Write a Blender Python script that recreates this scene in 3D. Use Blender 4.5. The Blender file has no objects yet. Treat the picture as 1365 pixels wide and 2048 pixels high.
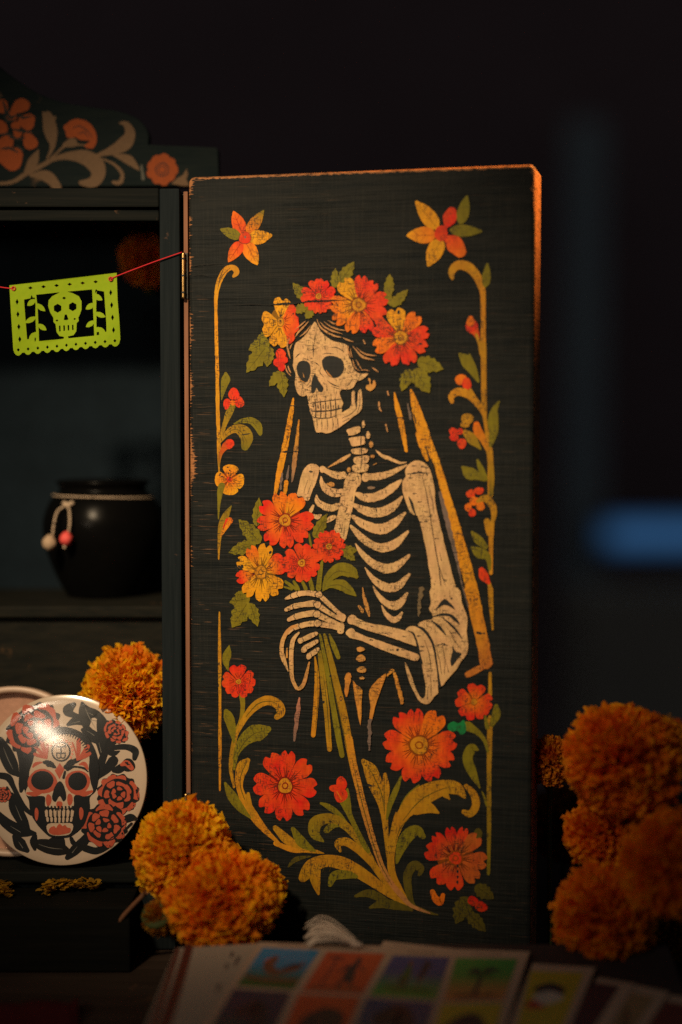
import bpy, bmesh, math, random
from mathutils import Vector, Matrix, geometry, noise
R = math.radians
random.seed(7)
# ------------------------------------------------------------------ camera, world, lamps, exposure
sc = bpy.context.scene
CAMP = Vector((0.0, -1.1, 0.35)); PITCH = R(3.0); FPX = 3311.0
cd = bpy.data.cameras.new("camera"); cam = bpy.data.objects.new("camera", cd)
sc.collection.objects.link(cam); sc.camera = cam
cam.location = CAMP; cam.rotation_euler = (R(90) - PITCH, 0, 0)
cd.sensor_fit = 'VERTICAL'; cd.sensor_height = 36.0; cd.lens = FPX / 2048 * 36
cd.clip_start = 0.02; cd.clip_end = 60
cd.dof.use_dof = True; cd.dof.focus_distance = 1.095; cd.dof.aperture_fstop = 1.45
w = bpy.data.worlds.new("World"); sc.world = w; w.use_nodes = True
w.node_tree.nodes["Background"].inputs[0].default_value = (0.80, 0.86, 1.0, 1)
w.node_tree.nodes["Background"].inputs[1].default_value = 0.030
sc.view_settings.view_transform = 'Standard'; sc.view_settings.look = 'None'
sc.cycles.use_denoising = False
sc.view_settings.exposure = 0.0; sc.view_settings.gamma = 1.0

def spot(name, loc, aim, power, col, size, blend, radius):
    l = bpy.data.lights.new(name, 'SPOT'); l.energy = power; l.color = col
    l.spot_size = R(size); l.spot_blend = blend; l.shadow_soft_size = radius
    o = bpy.data.objects.new(name, l); sc.collection.objects.link(o); o.location = loc
    o.rotation_euler = (Vector(aim) - Vector(loc)).to_track_quat('-Z', 'Y').to_euler()
    return o
spot("key_lamp", (-0.42, -0.95, 0.98), (-0.090, 0.0, 0.315), 80, (1.0, 0.75, 0.47), 31, 1.0, 0.05)
spot("rim_lamp", (0.42, 0.14, 0.86), (0.10, -0.05, 0.535), 88, (1.0, 0.40, 0.09), 22, 1.0, 0.03)
al = bpy.data.lights.new("side_lamp", 'AREA'); al.shape = 'ELLIPSE'; al.size = .20; al.size_y = .06; al.energy = 1.1; al.color = (1.0, 0.80, 0.58)
ao = bpy.data.objects.new("side_lamp", al); sc.collection.objects.link(ao); ao.location = (-0.56, -0.88, 0.475)
ao.rotation_euler = (Vector((-0.2, 0, .15)) - ao.location).to_track_quat('-Z', 'Y').to_euler(); ao.rotation_euler.rotate_axis('Z', R(-28))

# ------------------------------------------------------------------ helpers
def ray(px, py):
    x = (px - 682.5) / FPX; y = -(py - 1024.0) / FPX
    c, s = math.cos(PITCH), math.sin(PITCH)
    return Vector((x, c + y * s, y * c - s))
def hit(px, py, p0, n):
    d = ray(px, py); t = (Vector(p0) - CAMP).dot(n) / d.dot(n)
    return CAMP + d * t
def at_y(px, py, Y): return hit(px, py, (0, Y, 0), Vector((0, 1, 0)))
def lin(c): return tuple(((v / 255) / 12.92 if v <= 10.3 else (((v / 255) + .055) / 1.055) ** 2.4) for v in c)
LIGHT = (1.0, 0.80, 0.56)
def pig(r, g, b, k=0.92):
    """pigment colour as it reads under the warm lamp -> its own albedo"""
    l = lin((r, g, b)); return tuple(min(.9, k * l[i] / LIGHT[i]) for i in range(3))

def link(name, me, mat=None, parent=None, loc=(0, 0, 0)):
    o = bpy.data.objects.new(name, me); sc.collection.objects.link(o)
    if mat and me is not None: me.materials.append(mat)
    o.location = loc
    if parent: o.parent = parent
    return o
def tag(o, label=None, cat=None, group=None, kind=None):
    if label: o['label'] = label
    if cat: o['category'] = cat
    if group: o['group'] = group
    if kind: o['kind'] = kind
    return o
def empty(name, loc=(0, 0, 0), rot=(0, 0, 0)):
    o = bpy.data.objects.new(name, None); sc.collection.objects.link(o)
    o.location = loc; o.rotation_euler = rot; o.empty_display_size = .01
    return o
def mesh_from(name, vs, fs, cols=None, smooth=False):
    me = bpy.data.meshes.new(name); me.from_pydata([tuple(v) for v in vs], [], fs); me.update()
    if smooth: me.polygons.foreach_set('use_smooth', [True] * len(me.polygons))
    if cols:
        a = me.color_attributes.new('Col', 'FLOAT_COLOR', 'POINT')
        flat = []
        for c in cols: flat += [c[0], c[1], c[2], 1.0]
        a.data.foreach_set('color', flat)
    return me
def box_mesh(name, lo, hi, bev=0.0015):
    bm = bmesh.new()
    bmesh.ops.create_cube(bm, size=1)
    for v in bm.verts:
        v.co = Vector([lo[i] + (v.co[i] + .5) * (hi[i] - lo[i]) for i in range(3)])
    if bev: bmesh.ops.bevel(bm, geom=list(bm.edges), offset=bev, segments=2, affect='EDGES', profile=.6)
    me = bpy.data.meshes.new(name); bm.to_mesh(me); bm.free(); return me
def lathe(name, prof, n=48, smooth=True):
    vs, fs = [], []
    for r, z in prof:
        for k in range(n):
            a = 2 * math.pi * k / n; vs.append((r * math.cos(a), r * math.sin(a), z))
    for i in range(len(prof) - 1):
        for k in range(n):
            k2 = (k + 1) % n
            fs.append((i * n + k, i * n + k2, (i + 1) * n + k2, (i + 1) * n + k))
    return mesh_from(name, vs, fs, smooth=smooth)
def tube(name, pts, r, n=8, sub=6, rough=0.0):
    P = spline([Vector(p) for p in pts], sub)
    vs, fs = [], []
    up = Vector((0.13, 0.31, 0.94))
    for i, p in enumerate(P):
        t = (P[min(i + 1, len(P) - 1)] - P[max(i - 1, 0)]).normalized()
        a = t.cross(up).normalized(); b = t.cross(a)
        rr = r if not callable(r) else r(i / (len(P) - 1))
        rr *= 1 + rough * random.uniform(-1, 1)
        for k in range(n):
            q = 2 * math.pi * k / n
            vs.append(p + (a * math.cos(q) + b * math.sin(q)) * rr)
    for i in range(len(P) - 1):
        for k in range(n):
            k2 = (k + 1) % n
            fs.append((i * n + k, i * n + k2, (i + 1) * n + k2, (i + 1) * n + k))
    fs.append(tuple(range(n))); fs.append(tuple(reversed(range((len(P) - 1) * n, len(P) * n))))
    return vs, fs
def merge(parts):
    V, F = [], []
    for vs, fs in parts:
        b = len(V); V += list(vs); F += [tuple(i + b for i in f) for f in fs]
    return V, F
def spline(P, sub=6, closed=False):
    n = len(P); out = []
    if n < 3 and not closed:
        return [P[0].lerp(P[-1], i / sub) for i in range(sub + 1)]
    segs = n if closed else n - 1
    for i in range(segs):
        if closed: a, b, c, d = P[(i - 1) % n], P[i], P[(i + 1) % n], P[(i + 2) % n]
        else: a, b, c, d = P[max(i - 1, 0)], P[i], P[i + 1], P[min(i + 2, n - 1)]
        for k in range(sub):
            t = k / sub
            out.append(0.5 * ((2 * b) + (c - a) * t + (2 * a - 5 * b + 4 * c - d) * t * t + (3 * b - a - 3 * c + d) * t ** 3))
    if not closed: out.append(P[-1].copy())
    return out

# ------------------------------------------------------------------ materials
def nodes(name):
    m = bpy.data.materials.new(name); m.use_nodes = True
    nt = m.node_tree; b = nt.nodes['Principled BSDF']; return m, nt, b
def N(nt, t, **kw):
    n = nt.nodes.new(t)
    for k, v in kw.items():
        if k.startswith('i_'):
            key = k[2:]; key = int(key) if key.isdigit() else key.replace('_', ' ')
            n.inputs[key].default_value = v
        else: setattr(n, k, v)
    return n
def L(nt, a, b): nt.links.new(a, b)
def coords(nt, scale=(1, 1, 1), warp=0.0):
    tc = N(nt, 'ShaderNodeTexCoord'); mp = N(nt, 'ShaderNodeMapping'); mp.inputs['Scale'].default_value = scale
    L(nt, tc.outputs['Object'], mp.inputs['Vector']); return mp.outputs[0]
def noise_n(nt, scale3, s=1.0, detail=4, rough=.55):
    n = N(nt, 'ShaderNodeTexNoise'); n.inputs['Scale'].default_value = s
    n.inputs['Detail'].default_value = detail; n.inputs['Roughness'].default_value = rough
    L(nt, coords(nt, scale3), n.inputs['Vector']); return n.outputs['Fac']
def ramp(nt, fac, a, b, lo=0.0, hi=1.0):
    m = N(nt, 'ShaderNodeMapRange'); m.inputs[1].default_value = a; m.inputs[2].default_value = b
    m.inputs[3].default_value = lo; m.inputs[4].default_value = hi
    L(nt, fac, m.inputs[0]); return m.outputs[0]
def mth(nt, op, a, b=None):
    m = N(nt, 'ShaderNodeMath', operation=op)
    for i, v in enumerate((a, b)):
        if v is None: continue
        if isinstance(v, (int, float)): m.inputs[i].default_value = v
        else: L(nt, v, m.inputs[i])
    return m.outputs[0]
def mix(nt, fac, a, b):
    m = N(nt, 'ShaderNodeMix', data_type='RGBA')
    if isinstance(fac, (int, float)): m.inputs[0].default_value = fac
    else: L(nt, fac, m.inputs[0])
    for i, v in ((6, a), (7, b)):
        if isinstance(v, tuple): m.inputs[i].default_value = (*v[:3], 1)
        else: L(nt, v, m.inputs[i])
    return m.outputs[2]
def bump(nt, b, h, strength, dist):
    n = N(nt, 'ShaderNodeBump'); n.inputs['Strength'].default_value = strength; n.inputs['Distance'].default_value = dist
    L(nt, h, n.inputs['Height']); L(nt, n.outputs[0], b.inputs['Normal'])

BLACKG = (0.012, 0.014, 0.014)          # charcoal ground paint
WOOD = (0.42, 0.20, 0.085)
def grain_height(nt):
    """fine horizontal ridges of the board plus the weave of the vertical brush marks"""
    a = noise_n(nt, (22, 22, 620), 1.0, 5, .6)
    b = noise_n(nt, (900, 900, 60), 1.0, 3, .6)
    c = noise_n(nt, (7, 7, 120), 1.0, 3, .5)
    amp = ramp(nt, noise_n(nt, (9, 9, 13), 1.0, 4, .6), .36, .64, .25, 1.25)
    h = mth(nt, 'ADD', mth(nt, 'ADD', mth(nt, 'MULTIPLY', a, .8), mth(nt, 'MULTIPLY', b, .35)), mth(nt, 'MULTIPLY', c, .8))
    return mth(nt, 'MULTIPLY', h, amp)
def mat_door(W, H):
    m, nt, b = nodes('charcoal_painted_board')
    sep = N(nt, 'ShaderNodeSeparateXYZ'); tc = N(nt, 'ShaderNodeTexCoord'); L(nt, tc.outputs['Object'], sep.inputs[0])
    x, z = sep.outputs['X'], sep.outputs['Z']
    # distance from each edge, in metres
    dl = x; dr = mth(nt, 'SUBTRACT', W, x); dt = mth(nt, 'SUBTRACT', H, z); db = z
    comb = noise_n(nt, (30, 30, 700), 1.0, 4, .7)
    slow = noise_n(nt, (3, 3, 26), 1.0, 2, .5)
    zone = mth(nt, 'MULTIPLY', ramp(nt, z, .12, .30, -.0035, .001), 1.0)
    wl = mth(nt, 'ADD', mth(nt, 'ADD', ramp(nt, comb, .48, .82, -.0006, .0060), ramp(nt, slow, .36, .62, -.0040, .0030)), zone)
    left = mth(nt, 'GREATER_THAN', wl, dl)
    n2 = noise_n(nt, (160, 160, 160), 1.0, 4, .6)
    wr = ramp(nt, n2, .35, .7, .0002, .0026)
    right = mth(nt, 'GREATER_THAN', mth(nt, 'MULTIPLY', wr, ramp(nt, mth(nt, 'ADD', dt, mth(nt, 'MULTIPLY', n2, .02)),   .030, .043, 1.25, .10)), dr)  # worn right edge; its cut-off near the top paints where the glow ends
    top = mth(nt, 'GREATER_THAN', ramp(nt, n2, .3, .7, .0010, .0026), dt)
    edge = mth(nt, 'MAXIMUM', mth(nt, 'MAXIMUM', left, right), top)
    fine = noise_n(nt, (260, 260, 500), 1.0, 3, .7)
    edge = mth(nt, 'MULTIPLY', edge, ramp(nt, fine, .36, .52, .15, 1.0))
    # short horizontal scratches down to the bare board
    s1 = noise_n(nt, (48, 48, 950), 1.0, 2, .5)
    reg = noise_n(nt, (9, 9, 16), 1.0, 3, .6)
    scr = mth(nt, 'MULTIPLY', ramp(nt, s1, .635, .69), ramp(nt, reg, .43, .58))
    leftzone = ramp(nt, x, .004, .075, 1.0, .16)
    scr = mth(nt, 'MULTIPLY', scr, leftzone)
    mott = noise_n(nt, (14, 14, 200), 1.0, 4, .6)
    brush = noise_n(nt, (800, 800, 26), 1.0, 3, .6)
    base = mix(nt, ramp(nt, mott, .3, .7), (0.0062, 0.0092, 0.0108), (0.0155, 0.0168, 0.0158))
    base = mix(nt, mth(nt, 'MULTIPLY', ramp(nt, brush, .50, .78), .35), base, (0.034, 0.033, 0.027))
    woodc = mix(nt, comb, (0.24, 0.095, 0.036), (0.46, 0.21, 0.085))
    c = mix(nt, mth(nt, 'MULTIPLY', scr, .75), base, (0.22, 0.12, 0.065))
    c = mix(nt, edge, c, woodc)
    L(nt, c, b.inputs['Base Color']); b.inputs['Roughness'].default_value = .6
    b.inputs['Specular IOR Level'].default_value = .10
    bump(nt, b, grain_height(nt), .85, .0012)
    return m
def mat_paint():
    """painted motifs: pigment from the Col attribute, worn through by fine dashes"""
    m, nt, b = nodes('folk_paint')
    at = N(nt, 'ShaderNodeVertexColor'); at.layer_name = 'Col'
    v = noise_n(nt, (260, 260, 90), 1.0, 4, .6)
    hsv = N(nt, 'ShaderNodeHueSaturation'); L(nt, at.outputs[0], hsv.inputs['Color'])
    L(nt, ramp(nt, v, .25, .75, .72, 1.18), hsv.inputs['Value'])
    hs = noise_n(nt, (70, 70, 70), 1.0, 3, .6)
    L(nt, ramp(nt, hs, .3, .7, .493, .508), hsv.inputs['Hue'])
    da = noise_n(nt, (330, 330, 1500), 1.0, 2, .5); db = noise_n(nt, (1700, 1700, 300), 1.0, 2, .5)
    reg = noise_n(nt, (45, 45, 45), 1.0, 3, .6)
    w1 = mth(nt, 'MULTIPLY', ramp(nt, da, .565, .62), ramp(nt, reg, .42, .58))
    w2 = mth(nt, 'MULTIPLY', ramp(nt, db, .575, .63), ramp(nt, reg, .40, .56))
    wear = mth(nt, 'MULTIPLY', mth(nt, 'MAXIMUM', w1, w2), .85)
    ra = noise_n(nt, (30, 30, 1100), 1.0, 3, .6); rb = noise_n(nt, (1300, 1300, 40), 1.0, 3, .6)
    weave = mth(nt, 'MAXIMUM', ramp(nt, ra, .52, .72, 0, .22), ramp(nt, rb, .54, .74, 0, .16))
    big = noise_n(nt, (22, 22, 30), 1.0, 5, .7)
    chip = mth(nt, 'MULTIPLY', ramp(nt, noise_n(nt, (420, 420, 420), 1.0, 4, .7), .60, .64), ramp(nt, big, .52, .62))
    wear = mth(nt, 'MAXIMUM', mth(nt, 'MAXIMUM', wear, weave), chip)
    c = mix(nt, wear, hsv.outputs[0], (0.020, 0.019, 0.016))
    L(nt, c, b.inputs['Base Color']); b.inputs['Roughness'].default_value = .6
    b.inputs['Specular IOR Level'].default_value = .15
    bump(nt, b, grain_height(nt), .5, .0005)
    return m
def mat_wood_dark(name, c1, c2, wear=.5, grain=(60, 500, 12), wearcol=WOOD, rough=.7):
    m, nt, b = nodes(name)
    g = noise_n(nt, grain, 1.0, 5, .6); s = noise_n(nt, (30, 30, 30), 1.0, 5, .7)
    c = mix(nt, ramp(nt, g, .3, .7), c1, c2)
    c = mix(nt, mth(nt, 'MULTIPLY', ramp(nt, s, .62, .72), wear), c, wearcol)
    L(nt, c, b.inputs['Base Color']); b.inputs['Roughness'].default_value = rough
    b.inputs['Specular IOR Level'].default_value = .04
    bump(nt, b, g, .6, .0006); return m
def mat_flat(name, col, rough=.6, var=.25, scale=200, spec=.4, bumpd=.0002, coat=0.0, metal=0.0):
    m, nt, b = nodes(name)
    g = noise_n(nt, (scale,) * 3, 1.0, 4, .6)
    c = mix(nt, g, tuple(v * (1 - var) for v in col), tuple(min(1, v * (1 + var)) for v in col))
    L(nt, c, b.inputs['Base Color']); b.inputs['Roughness'].default_value = rough
    b.inputs['Specular IOR Level'].default_value = spec; b.inputs['Coat Weight'].default_value = coat
    b.inputs['Coat Roughness'].default_value = .12; b.inputs['Metallic'].default_value = metal
    if bumpd: bump(nt, b, g, .5, bumpd)
    return m
def mat_attr(name, rough=.6, coat=0.0, transl=0.0, spec=.3, var=.12, scale=400):
    m, nt, b = nodes(name)
    at = N(nt, 'ShaderNodeVertexColor'); at.layer_name = 'Col'
    hsv = N(nt, 'ShaderNodeHueSaturation'); L(nt, at.outputs[0], hsv.inputs['Color'])
    L(nt, ramp(nt, noise_n(nt, (scale,) * 3, 1.0, 3, .6), .3, .7, 1 - var, 1 + var), hsv.inputs['Value'])
    L(nt, hsv.outputs[0], b.inputs['Base Color'])
    b.inputs['Roughness'].default_value = rough; b.inputs['Specular IOR Level'].default_value = spec
    b.inputs['Coat Weight'].default_value = coat; b.inputs['Coat Roughness'].default_value = .10
    if transl:
        tr = N(nt, 'ShaderNodeBsdfTranslucent'); L(nt, hsv.outputs[0], tr.inputs[0])
        mx = N(nt, 'ShaderNodeMixShader'); mx.inputs[0].default_value = transl
        out = nt.nodes['Material Output']
        L(nt, b.outputs[0], mx.inputs[1]); L(nt, tr.outputs[0], mx.inputs[2]); L(nt, mx.outputs[0], out.inputs[0])
    return m

# ------------------------------------------------------------------ drawing of painted motifs (outlines in photograph pixels, laid on a real surface)
class Art:
    def __init__(s, surf, parent, mat, step=1e-6, start=1e-4):
        s.surf, s.parent, s.mat, s.step, s.h = surf, parent, mat, step, start
        s.fr = (0, 0, 1.0); s.cur = None; s.name = None; s.grid = 0; s.jit = 0.8
    def frame(s, ox, oy, k): s.fr = (ox, oy, k)
    def px(s, p): return Vector((s.fr[0] + p[0] / s.fr[2], s.fr[1] + p[1] / s.fr[2]))
    def begin(s, name): s.end(); s.name = name; s.cur = ([], [], [])
    def end(s):
        if s.cur and s.cur[1]:
            o = link(s.name, mesh_from(s.name, *s.cur), s.mat, s.parent)
        s.cur = None
    def emit(s, pts, faces, cols):
        s.h += s.step
        V, F, C = s.cur; b = len(V)
        for p in pts: V.append(s.surf(p[0], p[1], s.h))
        F += [tuple(i + b for i in f) for f in faces]; C += cols
    def jitter(s, P, amp):
        out = []
        for p in P:
            q = Vector((p[0] * .11, p[1] * .11, 3.3)); n1 = noise.noise(q); n2 = noise.noise(q * 3.1)
            n3 = noise.noise(q + Vector((9, 4, 7))); n4 = noise.noise(q * 3.1 + Vector((9, 4, 7)))
            out.append(Vector((p[0] + amp * (n1 + n2 * .8), p[1] + amp * (n3 + n4 * .8))))
        return out
    def fill(s, P, colf):
        P = s.jitter(P, s.jit)
        pts = [Vector((p[0], p[1])) for p in P]; n = len(pts)
        if s.grid:
            xs = [p[0] for p in pts]; ys = [p[1] for p in pts]; g = s.grid
            y = min(ys) + g / 2
            while y < max(ys):
                x = min(xs) + g / 2
                while x < max(xs):
                    if inside(x, y, pts[:n]): pts.append(Vector((x, y)))
                    x += g
                y += g
        vs, es, fs, *_ = geometry.delaunay_2d_cdt(pts, [], [list(range(n))], 1, 1e-4)
        if not fs: return
        s.emit(vs, fs, [colf(v) for v in vs])
    def poly(s, pts, col, smooth=True, col2=None, sub=4):
        P = [s.px(p) for p in pts]
        if smooth: P = spline(P, sub, True)
        ys = [p[1] for p in P]; lo, hi = min(ys), max(ys)
        f = (lambda v: col) if not col2 else (lambda v: tuple(col[i] + (col2[i] - col[i]) * (v[1] - lo) / (hi - lo + 1e-6) for i in range(3)))
        s.fill(P, f)
    def blob(s, cx, cy, rx, ry, col, rot=0, n=18, wav=0.05):
        c = s.px((cx, cy)); k = s.fr[2]; P = []
        for i in range(n):
            a = 2 * math.pi * i / n; m = 1 + wav * math.sin(3 * a + cx)
            x, y = rx / k * math.cos(a) * m, ry / k * math.sin(a) * m; r = R(rot)
            P.append(c + Vector((x * math.cos(r) - y * math.sin(r), x * math.sin(r) + y * math.cos(r))))
        s.fill(P, lambda v: col)
    def rib(s, pts, ws, col, col2=None, rag=0.0, sub=6, cap=True):
        P = spline([s.px(p) for p in pts], sub)
        if isinstance(ws, (int, float)): ws = [ws] * len(pts)
        Wk = spline([Vector((x / s.fr[2], 0)) for x in ws], sub); Wk = [max(.15, q[0]) for q in Wk]
        if len(Wk) != len(P): Wk = [Wk[min(len(Wk) - 1, int(i * len(Wk) / len(P)))] for i in range(len(P))]
        def tang(i): return (P[min(i + 1, len(P) - 1)] - P[max(i - 1, 0)]).normalized()
        pre, post = [], []
        if cap:
            t0, t1 = tang(0), tang(len(P) - 1)
            w0, w1 = Wk[0], Wk[-1]
            for d, q in ((.48, .25), (.34, .72)):
                pre.append((P[0] - t0 * w0 * d, w0 * q, t0))
            for d, q in ((.34, .72), (.48, .25)):
                post.append((P[-1] + t1 * w1 * d, w1 * q, t1))
        rows = pre + [(P[i], Wk[i], tang(i)) for i in range(len(P))] + post
        pts2, cols, fs = [], [], []
        n = len(rows)
        for i, (p, wd, t) in enumerate(rows):
            nr = Vector((-t[1], t[0])); f = i / (n - 1)
            c = col if not col2 else tuple(col[j] + (col2[j] - col[j]) * f for j in range(3))
            ja = random.uniform(-1, 1) * rag; jb = random.uniform(-1, 1) * rag
            pts2.append(p + nr * wd * (.5 + ja)); pts2.append(p - nr * wd * (.5 + jb)); cols += [c, c]
            if i: fs.append((2 * i - 2, 2 * i - 1, 2 * i + 1, 2 * i))
        s.emit(s.jitter(pts2, s.jit * .6), fs, cols)
    def leaf(s, base, tip, wd, col, col2=None, lobes=3, vein=True, bend=0.0):
        a, b = s.px(base), s.px(tip); d = b - a; ln = d.length; t = d / ln; nr = Vector((-t[1], t[0])); wpx = wd / s.fr[2] * .5
        prof = []
        m = 9 if lobes else 7
        for i in range(m + 1):
            f = i / m; h = math.sin(math.pi * min(1, f ** .75)) ** .8
            if lobes and 0 < i < m: h *= 1 + (.17 if i % (3 if lobes < 3 else 2) else -.13)
            prof.append((f, h))
        c0 = lambda f: nr * bend * math.sin(math.pi * f) * ln
        P = [a + t * ln * f + nr * wpx * h + c0(f) for f, h in prof] + [a + t * ln * f - nr * wpx * h * .95 + c0(f) for f, h in reversed(prof[1:-1])]
        P = spline(P, 2, True)
        s.fill(P, (lambda v: col) if not col2 else (lambda v: tuple(col[i] + (col2[i] - col[i]) * min(1, max(0, (Vector(v) - a).dot(t) / ln)) for i in range(3))))
        if vein:
            sv = s.fr; s.fr = (0, 0, 1)
            dk = tuple(x * .42 for x in col)
            s.rib([a + t * ln * .1, a + t * ln * .5 + c0(.5), a + t * ln * .86], [1.0, 1.2, .5], dk, cap=False)
            for f in (.35, .6):
                for q in (1, -1):
                    s.rib([a + t * ln * f + c0(f), a + t * ln * (f + .16) + nr * q * wpx * .6 + c0(f)], [.9, .5], dk, cap=False, sub=2)
            s.fr = sv
    def flower(s, cx, cy, Rr, angs, cin, cout, sx=1, sy=1, r0=.22, wfac=1.0, notch=True, lines=True, centre=None, ring=None, colors=None, pointy=False, cols_in=None):
        c = s.px((cx, cy)); Rp = Rr / s.fr[2]; na = len(angs)
        ring = ring or tuple(x * .35 for x in cin); centre = centre or OCH2
        s.poly([(cx + Rr * .58 * sx * math.cos(R(q)), cy + Rr * .58 * sy * math.sin(R(q))) for q in range(0, 360, 30)], tuple(x * .30 for x in cin))
        for k, an in enumerate(angs):
            ang = R(an)
            # half-width from the gap to the neighbours
            gaps = sorted(min(abs((an - o + 180) % 360 - 180), 180) for o in angs if o != an)
            g = R(min(gaps[0] if len(gaps) == 1 else (gaps[0] + gaps[1]) / 2, 75))
            hw = .76 * math.tan(g / 2) * .87 * wfac
            hw = min(hw, .50)
            if pointy: prof = [(.10, .02), (.25, .55), (.45, .95), (.62, 1.0), (.80, .72), (.93, .28), (1.0, 0)]
            elif notch: prof = [(.10, .10), (.30, .42), (.52, .78), (.72, 1.0), (.87, .95), (.97, .62), (.99, .34), (.88, 0)]
            else: prof = [(.10, .10), (.35, .55), (.6, .95), (.8, 1.0), (.93, .68), (1.0, .25), (1.0, 0)]
            lr = Rp * (1 + random.uniform(-.03, .03)); P = []
            def M(rr, ss):
                x, y = rr * math.cos(ang) - ss * math.sin(ang), rr * math.sin(ang) + ss * math.cos(ang)
                return c + Vector((x * sx, y * sy))
            for rr, h in prof: P.append(M(rr * lr, h * hw * lr))
            for rr, h in reversed(prof[:-1]): P.append(M(rr * lr, -h * hw * lr))
            co = colors[k] if colors else cout; ci = cols_in[k] if cols_in else cin
            P = spline(P, 3, True)
            s.fill(P, lambda v: tuple(ci[i] + (co[i] - ci[i]) * min(1, max(0, ((Vector(v) - c).length / lr - .3) / .5)) for i in range(3)))
            if lines:
                sv = s.fr; s.fr = (0, 0, 1); dk = tuple(x * .22 for x in co)
                for q in (-.30, 0, .30):
                    if Rp < 30 and q: continue
                    e = random.uniform(.54, .70) if q == 0 else random.uniform(.44, .58)
                    s.rib([M(.24 * lr, q * hw * lr * .35), M(.38 * lr, q * hw * lr * .7), M(e * lr, q * hw * lr * 1.3)], [1.9, 1.7, .6] if Rp > 40 else [1.4, 1.2, .5], dk, cap=False, sub=3)
                s.fr = sv
        if centre:
            rc = r0 * Rr
            s.blob(cx, cy, rc * 1.22 * sx, rc * 1.22 * sy, ring, n=24, wav=.03)
            s.blob(cx, cy, rc * sx, rc * sy, centre, n=24, wav=.05)
            s.blob(cx, cy, rc * .48 * sx, rc * .48 * sy, ring, n=16, wav=0)
            s.blob(cx, cy, rc * .32 * sx, rc * .32 * sy, centre, n=12, wav=0)
def inside(x, y, P):
    r = False; j = len(P) - 1
    for i in range(len(P)):
        if (P[i][1] > y) != (P[j][1] > y) and x < (P[j][0] - P[i][0]) * (y - P[i][1]) / (P[j][1] - P[i][1] + 1e-12) + P[i][0]: r = not r
        j = i
    return r

BONE = pig(214, 156, 92); BONE2 = pig(202, 130, 56); RED = pig(226, 54, 16); REDD = pig(208, 36, 12); ORG = pig(232, 104, 12)
YEL = pig(226, 140, 16); OCH = pig(186, 120, 18); OCH2 = pig(208, 126, 20); OLV = pig(126, 104, 16); OLD = pig(92, 74, 16); VEIL = pig(222, 134, 20)
GRB = pig(120, 92, 70); GRN = pig(24, 118, 52); PINKB = pig(176, 110, 60); DK = (0.018, 0.020, 0.021)
# ------------------------------------------------------------------ the room behind and the table
m_wall = mat_flat('dark_plaster', (0.27, 0.185, 0.18), .9, .2, 3, .1, .002)
wall = link('back_wall', box_mesh('back_wall', (-7, 5.6, -1.6), (7, 5.7, 4.6), .01), m_wall); tag(wall, kind='structure')
m_post = mat_flat('grey_blue_paint', (0.42, 0.50, 0.49), .7, .15, 6, .2, .001)
post = empty('door_post', at_y(1170, 1900, 5.1)); post.location.z = -.744
px0, px1 = at_y(1134, 900, 5.1).x, at_y(1208, 900, 5.1).x
link('post', box_mesh('post', (px0 - post.location.x, 0, 0), (px1 - post.location.x, .1, .744 + at_y(1170, 240, 5.1).z), .008), m_post, post)
link('plinth', box_mesh('plinth', (px0 - post.location.x - .012, -.012, .0), (px1 - post.location.x + .012, .11, .5), .008), m_post, post)
tag(post, 'blurred grey blue upright post in the dark background beside the blue light', 'post')
# blue strip of light
m_em, nt, b = nodes('blue_glow'); b.inputs['Base Color'].default_value = (.02, .04, .08, 1)
b.inputs['Emission Color'].default_value = (0.09, 0.30, 0.70, 1); sp_ = N(nt, 'ShaderNodeSeparateXYZ'); tc_ = N(nt, 'ShaderNodeTexCoord'); L(nt, tc_.outputs['Generated'], sp_.inputs[0])
zz_ = mth(nt, 'SUBTRACT', 1.0, mth(nt, 'POWER', mth(nt, 'ABSOLUTE', mth(nt, 'MULTIPLY', mth(nt, 'SUBTRACT', sp_.outputs['Z'], .5), 2.0)), 2.0))
L(nt, mth(nt, 'MULTIPLY', mth(nt, 'MULTIPLY', zz_, ramp(nt, sp_.outputs['X'], 0, .10, .15, 1.0)), .29), b.inputs['Emission Strength'])
bl = empty('strip_light', at_y(1300, 1070, 4.9))
A0 = at_y(1196, 1034, 4.9) - bl.location; A1 = at_y(1640, 1104, 4.9) - bl.location
link('diffuser', box_mesh('diffuser', (A0.x, 0, A1.z), (A1.x, .03, A0.z), .006), m_em, bl)
m_blk = mat_flat('black_metal', (.02, .02, .022), .5, .2, 60)
link('housing', box_mesh('housing', (A0.x - .01, .031, A1.z - .01), (A1.x + .01, .06, A0.z + .01), .004), m_blk, bl)
tag(bl, 'glowing blue horizontal light strip, blurred in the dark room behind the right side', 'light')
m_back2 = mat_flat('dim_brown_wood', (0.46, 0.42, 0.32), .9, .2, 4, .1, .001)
cup = link('sideboard', box_mesh('sideboard', (.75, 4.0, -.744), (3.6, 4.6, at_y(1200, 1200, 4.0).z), .01), m_back2)
tag(cup, 'dim brown sideboard far behind, below the blue light strip', 'sideboard')

m_tab = mat_wood_dark('table_top_dark', (0.026, 0.018, 0.014), (0.050, 0.034, 0.026), .2, (10, 90, 90))
table = empty('table', (0, 0, -.74))
link('table_top', box_mesh('table_top', (-1.0, -.55, .71), (1.0, .48, .74), .004), m_tab, table)
for sx in (-.92, .92):
    for sy in (-.48, .40):
        link('leg', box_mesh('leg', (sx - .03, sy - .03, 0), (sx + .03, sy + .03, .71), .004), m_tab, table)
tag(table, 'dark wooden table carrying the altar cabinet, the marigolds and the cards', 'table')
floor = link('floor', box_mesh('floor', (-7, -4, -.80), (7, 5.6, -.745), .01), m_wall); tag(floor, kind='structure')

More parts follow.
